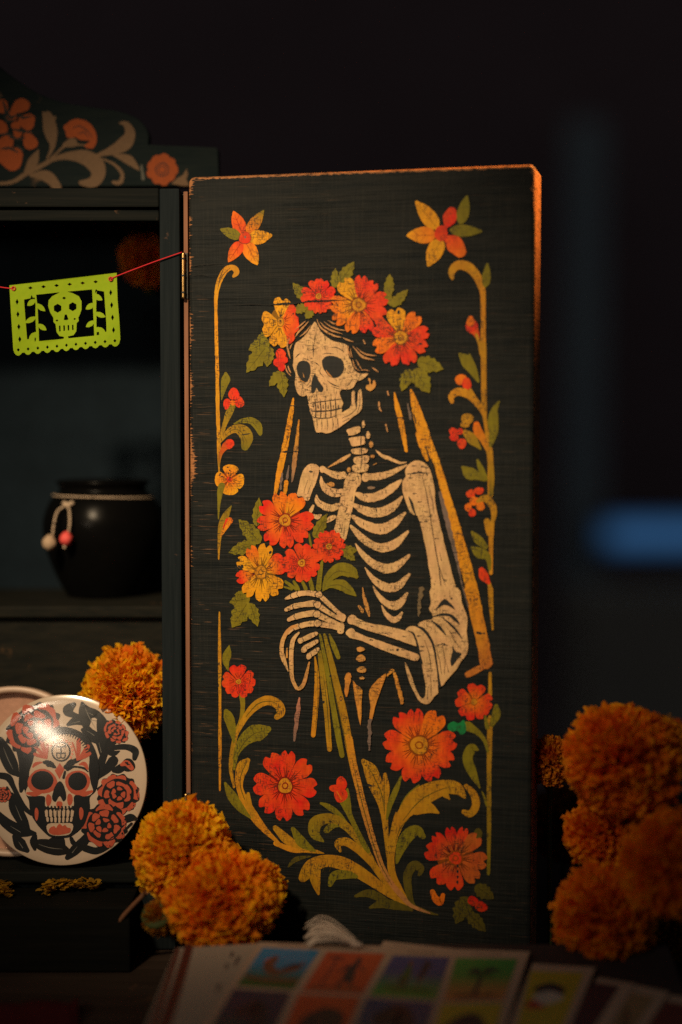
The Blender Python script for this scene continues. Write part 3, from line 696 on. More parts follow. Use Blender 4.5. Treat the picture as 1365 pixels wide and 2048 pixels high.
def skull():
    A.frame(480, 500, 4.55)
    A.begin('painted_skull')
    A.poly([(685, 652), (705, 680), (740, 745), (800, 800), (870, 835), (940, 850), (978, 872), (982, 930), (1000, 985), (1020, 1040), (1042, 1087), (1080, 1122), (1120, 1128), (1166, 1122), (1150, 1150), (1110, 1180), (1070, 1195), (1050, 1225), (1030, 1252), (990, 1270), (930, 1270), (912, 1290), (915, 1330), (930, 1370), (932, 1420), (780, 1440), (640, 1430), (632, 1395), (622, 1365), (610, 1318), (590, 1332), (548, 1325), (520, 1290), (505, 1240), (502, 1190), (510, 1140), (495, 1095), (483, 1050), (490, 1010), (488, 950), (495, 890), (512, 845), (560, 810), (620, 745), (660, 680)], BONE, sub=2)
    A.poly([(635, 1390), (780, 1375), (925, 1380), (934, 1420), (928, 1475), (960, 1462), (1000, 1435), (1018, 1385), (1018, 1295), (1034, 1280), (1050, 1300), (1050, 1370), (1060, 1432), (1070, 1360), (1078, 1290), (1094, 1266), (1108, 1290), (1115, 1380), (1112, 1440), (1085, 1482), (1040, 1512), (990, 1552), (940, 1590), (890, 1625), (840, 1655), (785, 1668), (740, 1658), (705, 1662), (688, 1635), (678, 1590), (668, 1540), (648, 1490), (635, 1430)], BONE, sub=2)
    A.begin('painted_skull_detail')
    A.poly([(760, 985), (800, 965), (860, 965), (910, 985), (940, 1020), (952, 1070), (935, 1120), (900, 1155), (860, 1168), (815, 1150), (780, 1110), (755, 1060), (748, 1020)], DK)
    A.poly([(545, 1015), (590, 1008), (630, 1030), (645, 1080), (640, 1140), (620, 1190), (585, 1207), (550, 1190), (530, 1140), (518, 1080), (525, 1040)], DK)
    A.rib([(785, 1095), (810, 1130), (842, 1158)], [4, 12, 4], BONE2); A.rib([(535, 1145), (552, 1185), (590, 1202)], [4, 10, 4], BONE2); A.rib([(575, 1120), (585, 1160)], [5, 8], BONE2)
    A.poly([(680, 1135), (700, 1150), (725, 1200), (757, 1245), (758, 1280), (735, 1294), (710, 1275), (697, 1252), (685, 1290), (665, 1305), (650, 1290), (650, 1230), (660, 1170)], DK)
    ink = (.05, .035, .025)
    for p, w_ in (([(628, 912), (668, 905), (712, 893)], [3, 9, 3]), ([(664, 835), (668, 905), (670, 975)], [3, 9, 3]), ([(688, 770), (684, 800), (680, 860)], [3, 7, 3]), ([(775, 790), (777, 830)], [7, 5]), ([(832, 885), (885, 890), (940, 920)], [3, 9, 6]), ([(503, 985), (530, 955), (552, 940)], [3, 9, 3]),
                  ([(795, 1185), (850, 1225), (912, 1245)], [3, 11, 3]), ([(830, 1238), (900, 1262)], [3, 7]), ([(678, 1020), (705, 1035), (722, 1055)], [3, 9, 3]), ([(740, 1060), (730, 1110), (770, 1165)], [3, 7, 3]), ([(755, 950), (800, 940), (860, 948)], [3, 8, 3]), ([(570, 1000), (600, 990), (640, 1010)], [3, 7, 3]),
                  ([(1090, 1150), (1105, 1130)], [6, 8]), ([(1030, 1160), (1000, 1215), (960, 1240)], [3, 8, 3]), ([(605, 1240), (625, 1215), (640, 1180)], [3, 6, 3]), ([(1080, 1190), (1040, 1175), (1030, 1200)], [8, 5, 3]), ([(590, 1285), (618, 1265)], [4, 6]),
                  ([(780, 1330), (785, 1360)], [6, 4]), ([(830, 1310), (835, 1370)], [3, 6]), ([(880, 1290), (870, 1360)], [6, 3]), ([(700, 1290), (705, 1370)], [3, 6]), ([(575, 870), (577, 900)], [6, 3]), ([(775, 890), (780, 905)], [8, 5]), ([(935, 905), (945, 930)], [3, 8]), ([(790, 1230), (795, 1280)], [4, 7])):
        A.rib(p, w_, ink, rag=.15)
    A.rib([(1052, 1290), (1056, 1370), (1062, 1440)], [12, 16, 8], DK)
    A.rib([(1090, 1300), (1092, 1400), (1070, 1480)], [4, 7, 4], ink); A.rib([(930, 1530), (1000, 1500), (1060, 1450)], [3, 8, 4], ink); A.rib([(940, 1560), (1000, 1530)], [6, 4], ink)
    for x in (700, 745, 795, 845, 890): A.rib([(x, 1530), (x + 4, 1590), (x + 2, 1640)], [4, 6, 2], ink, rag=.3)
    A.begin('painted_teeth')
    A.rib([(640, 1395), (700, 1385), (780, 1375), (860, 1365), (925, 1356)], [6, 10, 9, 10, 6], ink)
    A.rib([(648, 1462), (720, 1468), (800, 1464), (870, 1452), (930, 1438)], [8, 16, 12, 16, 8], ink)
    A.rib([(662, 1520), (730, 1530), (810, 1528), (880, 1505)], [6, 10, 9, 6], ink)
    for x, d in ((688, 12), (735, 10), (780, 4), (826, 0), (872, -6)):
        A.rib([(x - 6, 1350), (x, 1400), (x + 4, 1460), (x + 2, 1525)], [3, 11, 9, 10], ink)
    for x in (668, 712, 758, 803, 850, 898): A.rib([(x, 1412), (x + 3, 1440)], [6, 9], ink, rag=.4)
    A.begin('painted_earring')
    A.poly([(1172, 1162), (1190, 1180), (1190, 1215), (1205, 1222), (1213, 1190), (1228, 1188), (1238, 1215), (1228, 1255), (1195, 1281), (1160, 1275), (1143, 1250), (1155, 1230), (1178, 1222), (1180, 1200), (1168, 1180)], BONE2)
    A.begin('painted_hair')
    B2 = pig(196, 130, 70)
    for p, w_ in (([(512, 768), (560, 720), (628, 650)], [3, 17, 4]), ([(505, 725), (570, 672), (598, 645)], [3, 12, 3]), ([(545, 790), (605, 742), (650, 680)], [3, 13, 3]), ([(505, 790), (540, 745)], [4, 9]),
                  ([(703, 632), (730, 695), (790, 745), (860, 780), (925, 795)], [5, 12, 16, 15, 4]), ([(730, 655), (780, 705), (850, 738), (935, 765)], [4, 12, 15, 3]), ([(765, 650), (830, 698), (900, 722), (985, 735)], [4, 11, 14, 3]), ([(800, 640), (850, 665), (870, 670)], [4, 12, 6]),
                  ([(940, 800), (985, 820), (1035, 835)], [4, 14, 4]), ([(1030, 875), (1075, 930), (1130, 978), (1225, 1002)], [4, 14, 22, 5]), ([(1060, 885), (1120, 935), (1180, 955), (1245, 962)], [3, 10, 14, 3]), ([(988, 875), (985, 920), (1012, 975)], [5, 13, 3]), ([(1008, 895), (1012, 940), (1025, 975)], [3, 9, 3]),
                  ([(1028, 1000), (1045, 1060), (1088, 1102)], [4, 13, 3]), ([(1060, 1000), (1085, 1050), (1112, 1088)], [4, 12, 3]), ([(1203, 1068), (1235, 1090), (1262, 1112)], [4, 14, 4]), ([(452, 800), (432, 870), (445, 935), (462, 992)], [4, 13, 15, 3]), ([(478, 850), (462, 880), (455, 905)], [3, 10, 3]),
                  ([(415, 1045), (428, 1100), (466, 1147)], [4, 12, 3]), ([(440, 1055), (450, 1090), (468, 1122)], [6, 13, 3]), ([(1100, 1095), (1150, 1092), (1185, 1105)], [3, 8, 3]), ([(1125, 820), (1140, 850)], [10, 12]), ([(1265, 1385), (1272, 1440), (1290, 1470)], [14, 18, 5]), ([(1330, 1590), (1345, 1650)], [14, 12]), ([(1345, 1285), (1352, 1318)], [12, 14])):
        A.rib(p, w_, B2, rag=.08)
    A.begin('painted_vertebra')
    A.poly([(978, 1632), (1085, 1603), (1098, 1640), (1080, 1665), (1000, 1690), (985, 1670)], BONE)
    for q in ((1126, 1585, 16, 34), (1170, 1685, 20, 34), (1196, 1768, 18, 30)): A.blob(*q, BONE)
    A.frame(540, 880, 5.25)
    A.poly([(836, -20), (985, -40), (998, 0), (990, 45), (870, 66), (845, 20)], BONE)
    A.poly([(866, 92), (1022, 92), (1015, 132), (945, 152), (870, 142)], BONE); A.poly([(883, 188), (1030, 162), (1034, 225), (980, 255), (895, 247)], BONE); A.poly([(878, 264), (1027, 254), (1030, 312), (1000, 332), (920, 340), (870, 320)], BONE)
    A.rib([(962, -60), (958, 60), (966, 200), (955, 300)], [6, 10, 8, 5], DK, rag=.4)
    A.blob(1078, 172, 22, 20, BONE2); A.blob(1062, 45, 20, 34, BONE2); A.rib([(1085, 260), (1120, 245)], [6, 10], BONE2)
# ---- bride: chest and arms
def chest():
    A.frame(540, 880, 5.25)
    A.begin('painted_arm_bone')
    A.poly([(400, 262), (470, 250), (520, 285), (512, 350), (485, 450), (445, 540), (408, 632), (365, 628), (340, 590), (288, 588), (300, 500), (322, 400), (350, 320)], BONE)
    A.poly([(410, 330), (430, 318), (455, 335), (430, 345)], (.06, .05, .035))
    for p in ([(400, 420), (372, 500), (360, 560)], [(430, 470), (400, 560)], [(455, 390), (470, 330)]): A.rib(p, [3, 6, 3][:len(p)], (.08, .05, .03))
    A.begin('painted_collarbone')
    A.rib([(548, 300), (620, 340), (700, 370), (775, 372)], [52, 55, 78, 70], BONE); A.blob(555, 308, 32, 36, BONE); A.blob(780, 370, 28, 38, BONE)
    A.rib([(612, 288), (700, 240), (780, 195), (842, 155)], [8, 28, 38, 22], BONE2, BONE)
    A.rib([(1000, 392), (1060, 385), (1150, 380), (1260, 350), (1360, 302), (1438, 262)], [70, 70, 76, 60, 44, 14], BONE); A.blob(1005, 392, 40, 50, BONE)
    A.rib([(1115, 108), (1180, 165), (1270, 200), (1365, 240), (1432, 233)], [10, 34, 36, 26, 8], BONE, rag=.06)
    A.begin('painted_rib')
    ribs = [([(538, 385), (552, 460), (610, 530), (690, 556), (765, 548)], [14, 56, 82, 84, 72]), ([(492, 580), (500, 640), (560, 690), (650, 715), (716, 690)], [12, 58, 72, 78, 60]), ([(455, 690), (432, 745)], [26, 42]), ([(455, 790), (500, 810), (530, 790)], [26, 50, 30]), ([(600, 855), (640, 825), (680, 808)], [32, 54, 40]),
            ([(920, 570), (1000, 605), (1100, 600), (1200, 560), (1300, 490), (1380, 424)], [50, 84, 90, 92, 78, 26]), ([(892, 685), (980, 735), (1100, 765), (1220, 740), (1310, 685), (1388, 600)], [44, 84, 100, 96, 78, 26]), ([(872, 800), (960, 868), (1060, 915), (1180, 935), (1300, 875), (1418, 768)], [36, 80, 96, 110, 92, 30]),
            ([(852, 905), (940, 1000), (1040, 1080), (1150, 1130), (1250, 1120), (1340, 1070), (1450, 962)], [30, 70, 76, 86, 96, 82, 26]), ([(900, 1088), (960, 1180), (1050, 1270), (1150, 1330), (1250, 1350), (1350, 1310), (1462, 1214)], [12, 50, 76, 92, 100, 82, 32]), ([(1000, 1340), (1070, 1440), (1150, 1510), (1240, 1550), (1350, 1530), (1462, 1412)], [12, 50, 76, 92, 84, 30]),
            ([(1085, 1535), (1140, 1630), (1220, 1710), (1300, 1740), (1370, 1710), (1440, 1612)], [12, 45, 66, 86, 78, 28]), ([(1175, 1738), (1215, 1820), (1290, 1885), (1345, 1872), (1387, 1812)], [10, 40, 62, 58, 20])]
    for p, w_ in ribs: A.begin('painted_rib'); A.rib(p, w_, BONE, rag=.035)
    A.begin('painted_rib_mark'); A.blob(650, 465, 34, 24, BONE2, 15); A.blob(830, 312, 20, 26, BONE2, 20); A.blob(1065, 502, 42, 16, pig(150, 110, 74)); A.blob(612, 462, 18, 12, BONE2)
    for x, y in ((985, 570), (1180, 560), (1220, 545), (975, 690), (1120, 740), (985, 880), (1200, 940), (1160, 945), (1250, 1150), (1220, 1130), (1180, 1340), (1100, 1240), (700, 545), (590, 545), (685, 590), (940, 700), (1000, 620), (1240, 1130)):
        A.rib([(x, y - 16), (x + random.uniform(-3, 3), y + 16)], [random.uniform(4, 12), random.uniform(2, 7)], DK, rag=.4)
    A.rib([(490, 600), (520, 650), (560, 680)], [3, 6, 3], DK); A.rib([(1130, 1335), (1200, 1310)], [3, 5], DK)
    A.begin('painted_sternum')
    A.poly([(850, 345), (940, 350), (962, 430), (940, 480), (912, 510), (890, 620), (862, 760), (835, 880), (802, 1035), (778, 1052), (742, 1010), (682, 950), (690, 880), (720, 740), (750, 580), (775, 500), (785, 430), (820, 370)], BONE, sub=3)
    for p in ([(770, 860), (745, 970)], [(790, 900), (775, 1010)], [(750, 880), (735, 940)], [(850, 500), (835, 540)], [(810, 700), (795, 760)], [(900, 430), (905, 460)], [(760, 640), (750, 690)], [(870, 590), (862, 640)], [(925, 375), (935, 410)], [(840, 420), (835, 455)]): A.rib(p, [3, 8], (.06, .04, .03), rag=.3)
    A.begin('painted_cloth_edge'); A.rib([(975, 1550), (990, 1650), (1022, 1760), (1045, 1850)], [8, 28, 44, 14], BONE2, rag=.1); A.begin('painted_cloth_edge'); A.rib([(935, 1745), (972, 1800)], [22, 32], BONE2, rag=.2)
    A.frame(660, 1180, 4.015)
    A.begin('painted_cloth_edge'); A.rib([(740, -10), (722, 100), (712, 205)], [34, 28, 20], pig(120, 92, 56), rag=.3)
def arms():
    A.frame(740, 800, 4.875)
    A.begin('painted_arm_bone')
    A.poly([(420, 600), (480, 592), (550, 625), (592, 690), (612, 760), (630, 850), (640, 1000), (670, 1150), (710, 1320), (750, 1480), (790, 1640), (840, 1820), (880, 1930), (912, 2060), (750, 2075), (588, 2060), (600, 1950), (600, 1800), (575, 1620), (545, 1430), (500, 1240), (465, 1130), (432, 1122), (385, 1080), (350, 990), (320, 880), (322, 790), (350, 745), (342, 690), (370, 640)], BONE, sub=3)
    A.begin('painted_arm_detail')
    A.rib([(380, 945), (408, 1005), (430, 1075), (452, 1130)], [8, 26, 20, 10], DK)
    ik = (.07, .045, .03)
    for p, w_ in (([(510, 730), (560, 950), (600, 1200), (640, 1450), (680, 1680), (698, 1890)], [4, 8, 8, 9, 10, 6]), ([(590, 870), (610, 980), (625, 1110)], [3, 8, 3]), ([(660, 1560), (700, 1700), (745, 1830)], [3, 8, 4]), ([(575, 840), (590, 960)], [6, 3]), ([(680, 1480), (700, 1570)], [3, 6]), ([(400, 730), (392, 770)], [8, 4])): A.rib(p, w_, ik, rag=.2)
    for x, y in ((435, 640), (520, 650), (560, 660), (490, 700), (430, 712), (385, 718), (400, 760), (440, 910), (490, 990), (655, 1350), (500, 1190), (555, 1180)): A.rib([(x - 18, y + 2), (x + 18, y)], [12, 5], DK, rag=.5)
    A.rib([(380, 722), (450, 712), (590, 712)], [10, 14, 5], DK, rag=.4)
    A.frame(660, 1180, 4.015)
    A.begin('painted_forearm_bone')
    A.rib([(180, 240), (300, 292), (450, 328), (570, 362), (700, 405)], [66, 60, 78, 88, 96], BONE, rag=.02); A.rib([(170, 352), (280, 392), (400, 440), (540, 490), (690, 540)], [66, 46, 60, 64, 60], BONE, rag=.02)
    A.blob(182, 240, 40, 40, BONE); A.blob(168, 345, 38, 38, BONE)
    for x, y in ((340, 290), (400, 345), (430, 345), (460, 350), (600, 372), (335, 400), (500, 480), (590, 480)): A.rib([(x - 12, y), (x + 12, y + 3)], [9, 5], DK, rag=.5)
    A.blob(545, 480, 11, 11, DK)
    A.begin('painted_sleeve')
    A.poly([(818, -20), (812, 100), (806, 160), (828, 205), (820, 235), (760, 245), (712, 268), (705, 290), (650, 290), (608, 322), (658, 345), (690, 400), (715, 480), (735, 570), (755, 680), (772, 790), (765, 850), (745, 870), (720, 850), (690, 790), (660, 700), (625, 610), (605, 583), (612, 640), (640, 740), (680, 830), (720, 890), (765, 915), (800, 908), (835, 860), (872, 822), (866, 765), (900, 772), (950, 712), (1012, 642), (1062, 565), (1100, 510), (1110, 440), (1100, 330), (1105, 220), (1060, 110), (1025, -20)], BONE, sub=3)
    A.begin('painted_sleeve_fold')
    A.poly([(848, 168), (880, 110), (922, 72), (965, 102), (1008, 158), (962, 135), (920, 120), (880, 142)], DK)
    for p, w_ in (([(828, 215), (900, 198), (965, 204), (1010, 238), (1042, 278)], [8, 22, 24, 26, 8]), ([(688, 288), (745, 312), (795, 370), (830, 440), (850, 540), (868, 660), (882, 775)], [8, 22, 22, 20, 16, 14, 26]), ([(820, 248), (880, 298), (932, 362)], [6, 24, 6]), ([(900, 215), (970, 278), (1020, 330), (1062, 392)], [5, 18, 18, 5]),
                  ([(630, 328), (672, 352), (702, 430), (722, 520), (740, 590)], [6, 14, 16, 14, 16])): A.rib(p, w_, DK)
    A.poly([(985, 448), (1012, 492), (1062, 512), (1022, 560), (980, 612), (968, 560), (985, 500)], DK)
    for p in ([(850, 450), (880, 560), (900, 680)], [(900, 430), (925, 560), (920, 680)], [(760, 400), (800, 520), (815, 660)], [(940, 300), (1000, 380)], [(810, 700), (815, 850)], [(790, 780), (785, 880)], [(960, 330), (1010, 420), (1060, 470)], [(930, 560), (955, 660)]): A.rib(p, [3, 6, 3][:len(p)], (.08, .05, .03), rag=.2)
    for x, y in ((745, 455), (740, 490), (720, 370), (910, 430), (930, 440), (880, 440), (850, 730), (1000, 345)): A.rib([(x - 15, y), (x + 15, y)], [10, 5], DK, rag=.5)
    A.begin('painted_spine'); A.blob(247, 476, 32, 20, BONE2); A.blob(251, 550, 37, 30, BONE2); A.blob(256, 640, 38, 26, BONE2); A.blob(258, 706, 20, 12, BONE2)
    A.begin('painted_pelvis'); HB = pig(208, 126, 42)
    A.rib([(150, 684), (140, 760), (132, 848)], [44, 42, 18], HB, rag=.12); A.rib([(168, 690), (172, 700)], [10, 8], HB)
    A.poly([(186, 728), (215, 762), (262, 805), (254, 900), (246, 1090), (214, 930), (194, 820)], HB, sub=2)
    A.poly([(455, 668), (432, 740), (412, 800), (385, 870), (362, 950), (340, 1040), (318, 1030), (328, 940), (316, 860), (320, 800), (360, 745), (410, 700)], HB, sub=2)
    A.rib([(325, 1050), (318, 1170), (318, 1285)], [34, 26, 14], GRB, rag=.3)
    A.rib([(462, 688), (503, 645), (522, 682), (545, 760), (565, 830), (580, 905)], [12, 26, 24, 30, 32, 26], HB, rag=.12)
    A.frame(540, 880, 5.25)
    def finger(parts, knuck, meta, mw):
        A.begin('painted_finger_bone')
        for p, w_ in parts: A.rib(p, w_, BONE)
        A.rib(meta, mw, BONE)
        for p, w_ in parts[1:]:
            q0, q1 = Vector(p[0]), Vector(p[1]); t = (q1 - q0).normalized(); nn = Vector((-t[1], t[0])); wd = w_[0] if isinstance(w_, list) else w_
            A.rib([q0 + nn * wd * .5, q0 - t * 14, q0 - nn * wd * .5], [7, 7, 7], DK)
        A.blob(knuck[0], knuck[1], knuck[2] + 7, knuck[2] + 5, DK, n=20); A.blob(*knuck[:2], knuck[2], knuck[2] - 2, BONE, n=20)
    finger([([(168, 1668), (222, 1642)], [24, 46]), ([(232, 1640), (290, 1618)], [54, 58]), ([(298, 1616), (390, 1606), (480, 1618)], [58, 52, 62])], (514, 1624, 36), [(545, 1650), (620, 1722), (700, 1795), (760, 1860)], [50, 48, 42, 64])
    finger([([(172, 1782), (240, 1748)], [40, 46]), ([(252, 1745), (350, 1728), (460, 1716)], [58, 54, 70])], (500, 1728, 36), [(535, 1755), (620, 1812), (700, 1858), (770, 1892)], [58, 46, 40, 40])
    finger([([(200, 1888), (255, 1860)], [42, 52]), ([(268, 1855), (360, 1832), (460, 1818)], [62, 60, 68])], (496, 1828, 38), [(530, 1848), (620, 1890), (740, 1946)], [62, 54, 44])
    finger([([(190, 2030), (238, 1980)], [26, 44]), ([(255, 1972), (300, 1955)], [52, 54]), ([(318, 1952), (400, 1932), (470, 1925)], [56, 54, 60])], (504, 1925, 38), [(548, 1938), (640, 1950), (720, 1972)], [62, 54, 58])
    A.begin('painted_wrist_bone'); A.blob(762, 1862, 38, 42, BONE); A.blob(752, 1960, 34, 44, BONE); A.blob(742, 2005, 36, 32, BONE); A.blob(738, 2010, 6, 6, DK)
    A.frame(430, 950, 4.55)
    A.begin('painted_sleeve')
    A.rib([(745, 1375), (700, 1388), (650, 1440), (616, 1520), (608, 1600), (622, 1665), (648, 1735), (668, 1785)], [22, 30, 34, 36, 38, 44, 24, 8], BONE2, BONE)
    A.rib([(765, 1435), (715, 1500), (697, 1600), (697, 1740), (704, 1840), (732, 1918), (765, 1945), (808, 1902), (838, 1800), (860, 1705)], [16, 38, 40, 38, 34, 30, 32, 34, 28, 14], BONE, BONE2)
    A.rib([(658, 1575), (655, 1660)], [10, 18], BONE2)
    A.begin('painted_finger_bone')
    for kx, ky, p in ((775, 1510, [(798, 1500), (860, 1470), (922, 1442)]), (805, 1592, [(822, 1572), (880, 1540), (930, 1512)]), (850, 1652, [(866, 1640), (905, 1612), (938, 1585)])):
        A.rib(p, [44, 46, 34], BONE); A.blob(kx + 6, ky - 2, 25, 27, BONE); A.rib([(kx + 22, ky - 34), (kx + 32, ky - 8), (kx + 42, ky + 8)], [4, 6, 4], DK)
        A.rib([(p[2][0] - 22, p[2][1] - 16), (p[2][0] - 10, p[2][1] + 20)], [4, 5], DK)
def bouquet():
    A.frame(420, 1220, 4.55); A.begin('painted_stem')
    for p, w_, c1, c2 in (([(958, 430), (975, 600), (970, 800), (942, 1140)], [14, 40, 46, 42], OCH, OCH2), ([(998, 380), (1022, 560), (1062, 900), (1090, 1268)], [34, 50, 52, 44], OLV, OCH), ([(1002, 225), (1050, 450), (1110, 800), (1160, 1100), (1204, 1325)], [20, 36, 46, 54, 44], OLV, OLV),
                          ([(1045, 225), (1100, 450), (1160, 700), (1220, 950), (1280, 1290), (1340, 1560), (1365, 1640)], [26, 50, 60, 68, 66, 62, 60], OLV, OCH2), ([(1090, 225), (1130, 330), (1170, 430)], [18, 44, 38], OLV, OLV)):
        A.begin('painted_stem'); A.rib(p, w_, c1, c2)
    A.rib([(1080, 480), (1170, 900), (1250, 1270)], [4, 9, 4], OLD); A.rib([(980, 520), (985, 800), (960, 1090)], [3, 7, 3], OLD); A.rib([(1030, 560), (1070, 900), (1088, 1200)], [3, 7, 3], OLD)
    A.blob(1195, 808, 12, 22, DK); A.blob(1195, 808, 5, 13, OCH2); A.blob(1035, 838, 14, 12, DK); A.blob(1100, 600, 12, 10, DK)
    A.begin('painted_cloth_edge'); A.rib([(815, 800), (800, 950), (768, 1185)], [14, 44, 22], pig(190, 110, 70), GRB, rag=.15)
    A.frame(560, 1480, 4.55); A.begin('painted_stem')
    A.rib([(628, -20), (680, 250), (740, 520), (800, 750), (860, 950), (930, 1150), (1020, 1310), (1120, 1430), (1200, 1510), (1365, 1575)], [66, 58, 66, 62, 54, 50, 48, 46, 34, 14], OCH2, PINKB, rag=.03)
    A.rib([(660, 180), (730, 500), (800, 760), (900, 1090), (1020, 1320)], [4, 8, 7, 8, 4], OLD)
    A.frame(430, 950, 4.55)
    for p, w_ in (([(718, 968), (742, 1005), (765, 1042)], [22, 32, 26]), ([(798, 972), (828, 1036)], [26, 36]), ([(865, 945), (888, 1038)], [36, 40]), ([(978, 785), (958, 900), (944, 1036)], [20, 44, 46]), ([(642, 970), (690, 1005), (742, 1042)], [26, 32, 24]), ([(632, 1018), (700, 1040)], [16, 22]), ([(858, 540), (876, 645)], [16, 22])):
        A.begin('painted_stem'); A.rib(p, w_, OLV)
    for b_, t_, wd in (((378, 465), (404, 204), 92), ((416, 620), (216, 404), 135), ((372, 628), (124, 708), 120), ((905, 575), (1022, 350), 100), ((1150, 680), (1300, 685), 86), ((1170, 680), (1278, 778), 80), ((320, 1120), (130, 1160), 120), ((305, 1150), (155, 1390), 165), ((322, 1165), (392, 1380), 104), ((270, 1090), (180, 1090), 70)):
        A.begin('painted_leaf'); A.leaf(b_, t_, wd, OLV)
    A.begin('painted_leaf'); A.rib([(985, 1035), (1040, 930), (1140, 860), (1240, 880), (1290, 925)], [16, 82, 118, 110, 40], OLV, rag=.03); A.rib([(1020, 960), (1110, 880), (1230, 890)], [4, 7, 4], OLD)
    A.begin('painted_leaf'); A.rib([(982, 1055), (1050, 1000), (1150, 1000), (1230, 1055), (1285, 1100)], [12, 58, 100, 74, 12], OLV, rag=.03); A.rib([(1030, 1015), (1130, 1000), (1240, 1060)], [4, 7, 4], OLD)
    A.begin('painted_flower'); A.flower(640, 412, 262, [-104, -60, 2, 44, 86, 128, 172, -146], RED, RED, r0=.205, colors=[ORG, ORG, RED, RED, RED, RED, RED, RED], cols_in=[ORG, YEL, RED, RED, RED, ORG, ORG, ORG])
    A.begin('painted_flower'); A.flower(420, 885, 242, [-76, -118, -156, 168, 130, 86, 40, -22], YEL, YEL, sx=.96, sy=1.12, r0=.21, colors=[YEL, ORG, YEL, RED, YEL, YEL, YEL, RED], cols_in=[YEL] * 8)
    for x, y in ((225, 835), (205, 870), (240, 850), (200, 845), (505, 705), (250, 830)): A.blob(x, y, 17, 12, DK, x)
    A.begin('painted_flower'); A.flower(790, 800, 176, [-86, -30, 28, 84, 146, 204], RED, RED, r0=.19, wfac=1.05)
    A.begin('painted_flower'); A.flower(1040, 652, 152, [-64, -114, -14, 40, 94, 142, 194], RED, RED, r0=.18, wfac=1.05)
for f in (left_vine, lower_mid, lower_right, right_vine, corners, veil, chest, bouquet, crown, skull, arms, cracks): f()
A.end()
# ------------------------------------------------------------------ rest of the cabinet
m_frame = mat_wood_dark('weathered_slate_paint', (0.0075, 0.0115, 0.014), (0.015, 0.020, 0.023), .5, (400, 400, 14), (0.30, 0.16, 0.09))
m_rail = mat_wood_dark('weathered_slate_rail', (0.005, 0.007, 0.0075), (0.011, 0.012, 0.011), .6, (14, 400, 400), (0.30, 0.16, 0.09))
m_panelp = mat_wood_dark('worn_panel_paint', (0.008, 0.0095, 0.009), (0.019, 0.018, 0.014), .8, (40, 200, 200), (0.12, 0.065, 0.03))
m_bare = mat_wood_dark('bare_wood_strip', (0.17, 0.080, 0.048), (0.30, 0.145, 0.09), .25, (300, 300, 14), (0.5, 0.32, 0.18))
m_back = mat_flat('dark_blue_back', (0.009, 0.0155, 0.022), .8, .35, 30, .05, .0004)
m_brass = mat_flat('old_brass', (0.62, 0.38, 0.14), .35, .3, 300, .5, .0001, metal=1.0)
m_iron = mat_flat('black_iron', (0.02, 0.018, 0.016), .45, .3, 300, .5, .0002)
def part(name, me, mat): return link(name, me, mat, cab)
sx0, sx1 = at_y(322, 900, 0).x - HX, at_y(362, 900, 0).x - HX
zt = at_y(340, 375, 0).z; LX = -.42
part('side_panel', box_mesh('side_panel', (sx0, 0, .056), (sx1, .20, zt - .0005), .0012), m_frame)
part('side_panel', box_mesh('side_panel', (LX - .013, 0, .056), (LX, .20, zt - .0005), .0012), m_frame)
part('top_rail', box_mesh('top_rail', (LX + .0005, .002, zt - .0125), (sx0 - .0005, .20, zt), .0012), m_rail)
part('rail_trim', box_mesh('rail_trim', (LX + .001, .006, zt - .021), (sx0 - .001, .014, zt - .0135), .0008), m_rail)
part('back_panel', box_mesh('back_panel', (LX + .001, .186, .06), (sx0 - .001, .196, zt - .013), 0), m_back)
zs = at_y(200, 1212, .06).z
part('shelf', box_mesh('shelf', (LX + .0006, .058, zs - .008), (sx0 - .0006, .185, zs), .0012), m_panelp)
part('lower_panel', box_mesh('lower_panel', (LX + .0006, .064, .0605), (sx0 - .0006, .074, zs - .0085), .0008), m_panelp)
part('floor_board', box_mesh('floor_board', (LX - .013, -.0205, .048), (sx1, .20, .0555), .0012), m_rail)
part('base', box_mesh('base', (LX - .013, -.012, .0005), (sx1 - .004, .20, .0475), .0012), m_frame)
part('step', box_mesh('step', (LX - .013, -.058, .0005), (-.034, -.0125, .0430), .0015), mat_wood_dark('black_step_paint', (0.0035, 0.004, 0.004), (0.008, 0.0075, 0.006), .0, (14, 300, 300)))
jx0, jx1 = at_y(369.5, 900, .003).x - HX, at_y(378.2, 900, .003).x - HX
part('jamb_strip', box_mesh('jamb_strip', (jx0, .004, .058), (jx1, .016, zt - .002), .0006), m_bare)
part('jamb_backing', box_mesh('jamb_backing', (sx1 + .0003, .0165, .058), (jx1 + .002, .05, zt - .002), .0004), m_iron)
gx = (at_y(366.5, 900, 0).x - HX)
for y0, y1 in ((505, 597), (1588, 1660)):
    z1, z0 = at_y(370, y0, 0).z, at_y(370, y1, 0).z
    h = link('hinge', lathe('hinge', [(0, z0), (.0012, z0), (.0013, z0 + .001), (.0013, z1 - .001), (.0012, z1), (0, z1)], 14), m_brass, cab, (gx + .0007, .0008, 0))
    link('hinge_leaf', box_mesh('hinge_leaf', (gx + .0010, .0022, z0), (jx1, .0034, z1), .0003), m_iron, h, (-(gx + .0007), 0, 0))
    for zz in (z0 + .004, (z0 + z1) / 2, z1 - .004):
        link('hinge_pin', lathe('hinge_pin', [(0, -.0006), (.0015, -.0006), (.0015, .0006), (0, .0006)], 12), m_iron, h, (0, 0, zz))
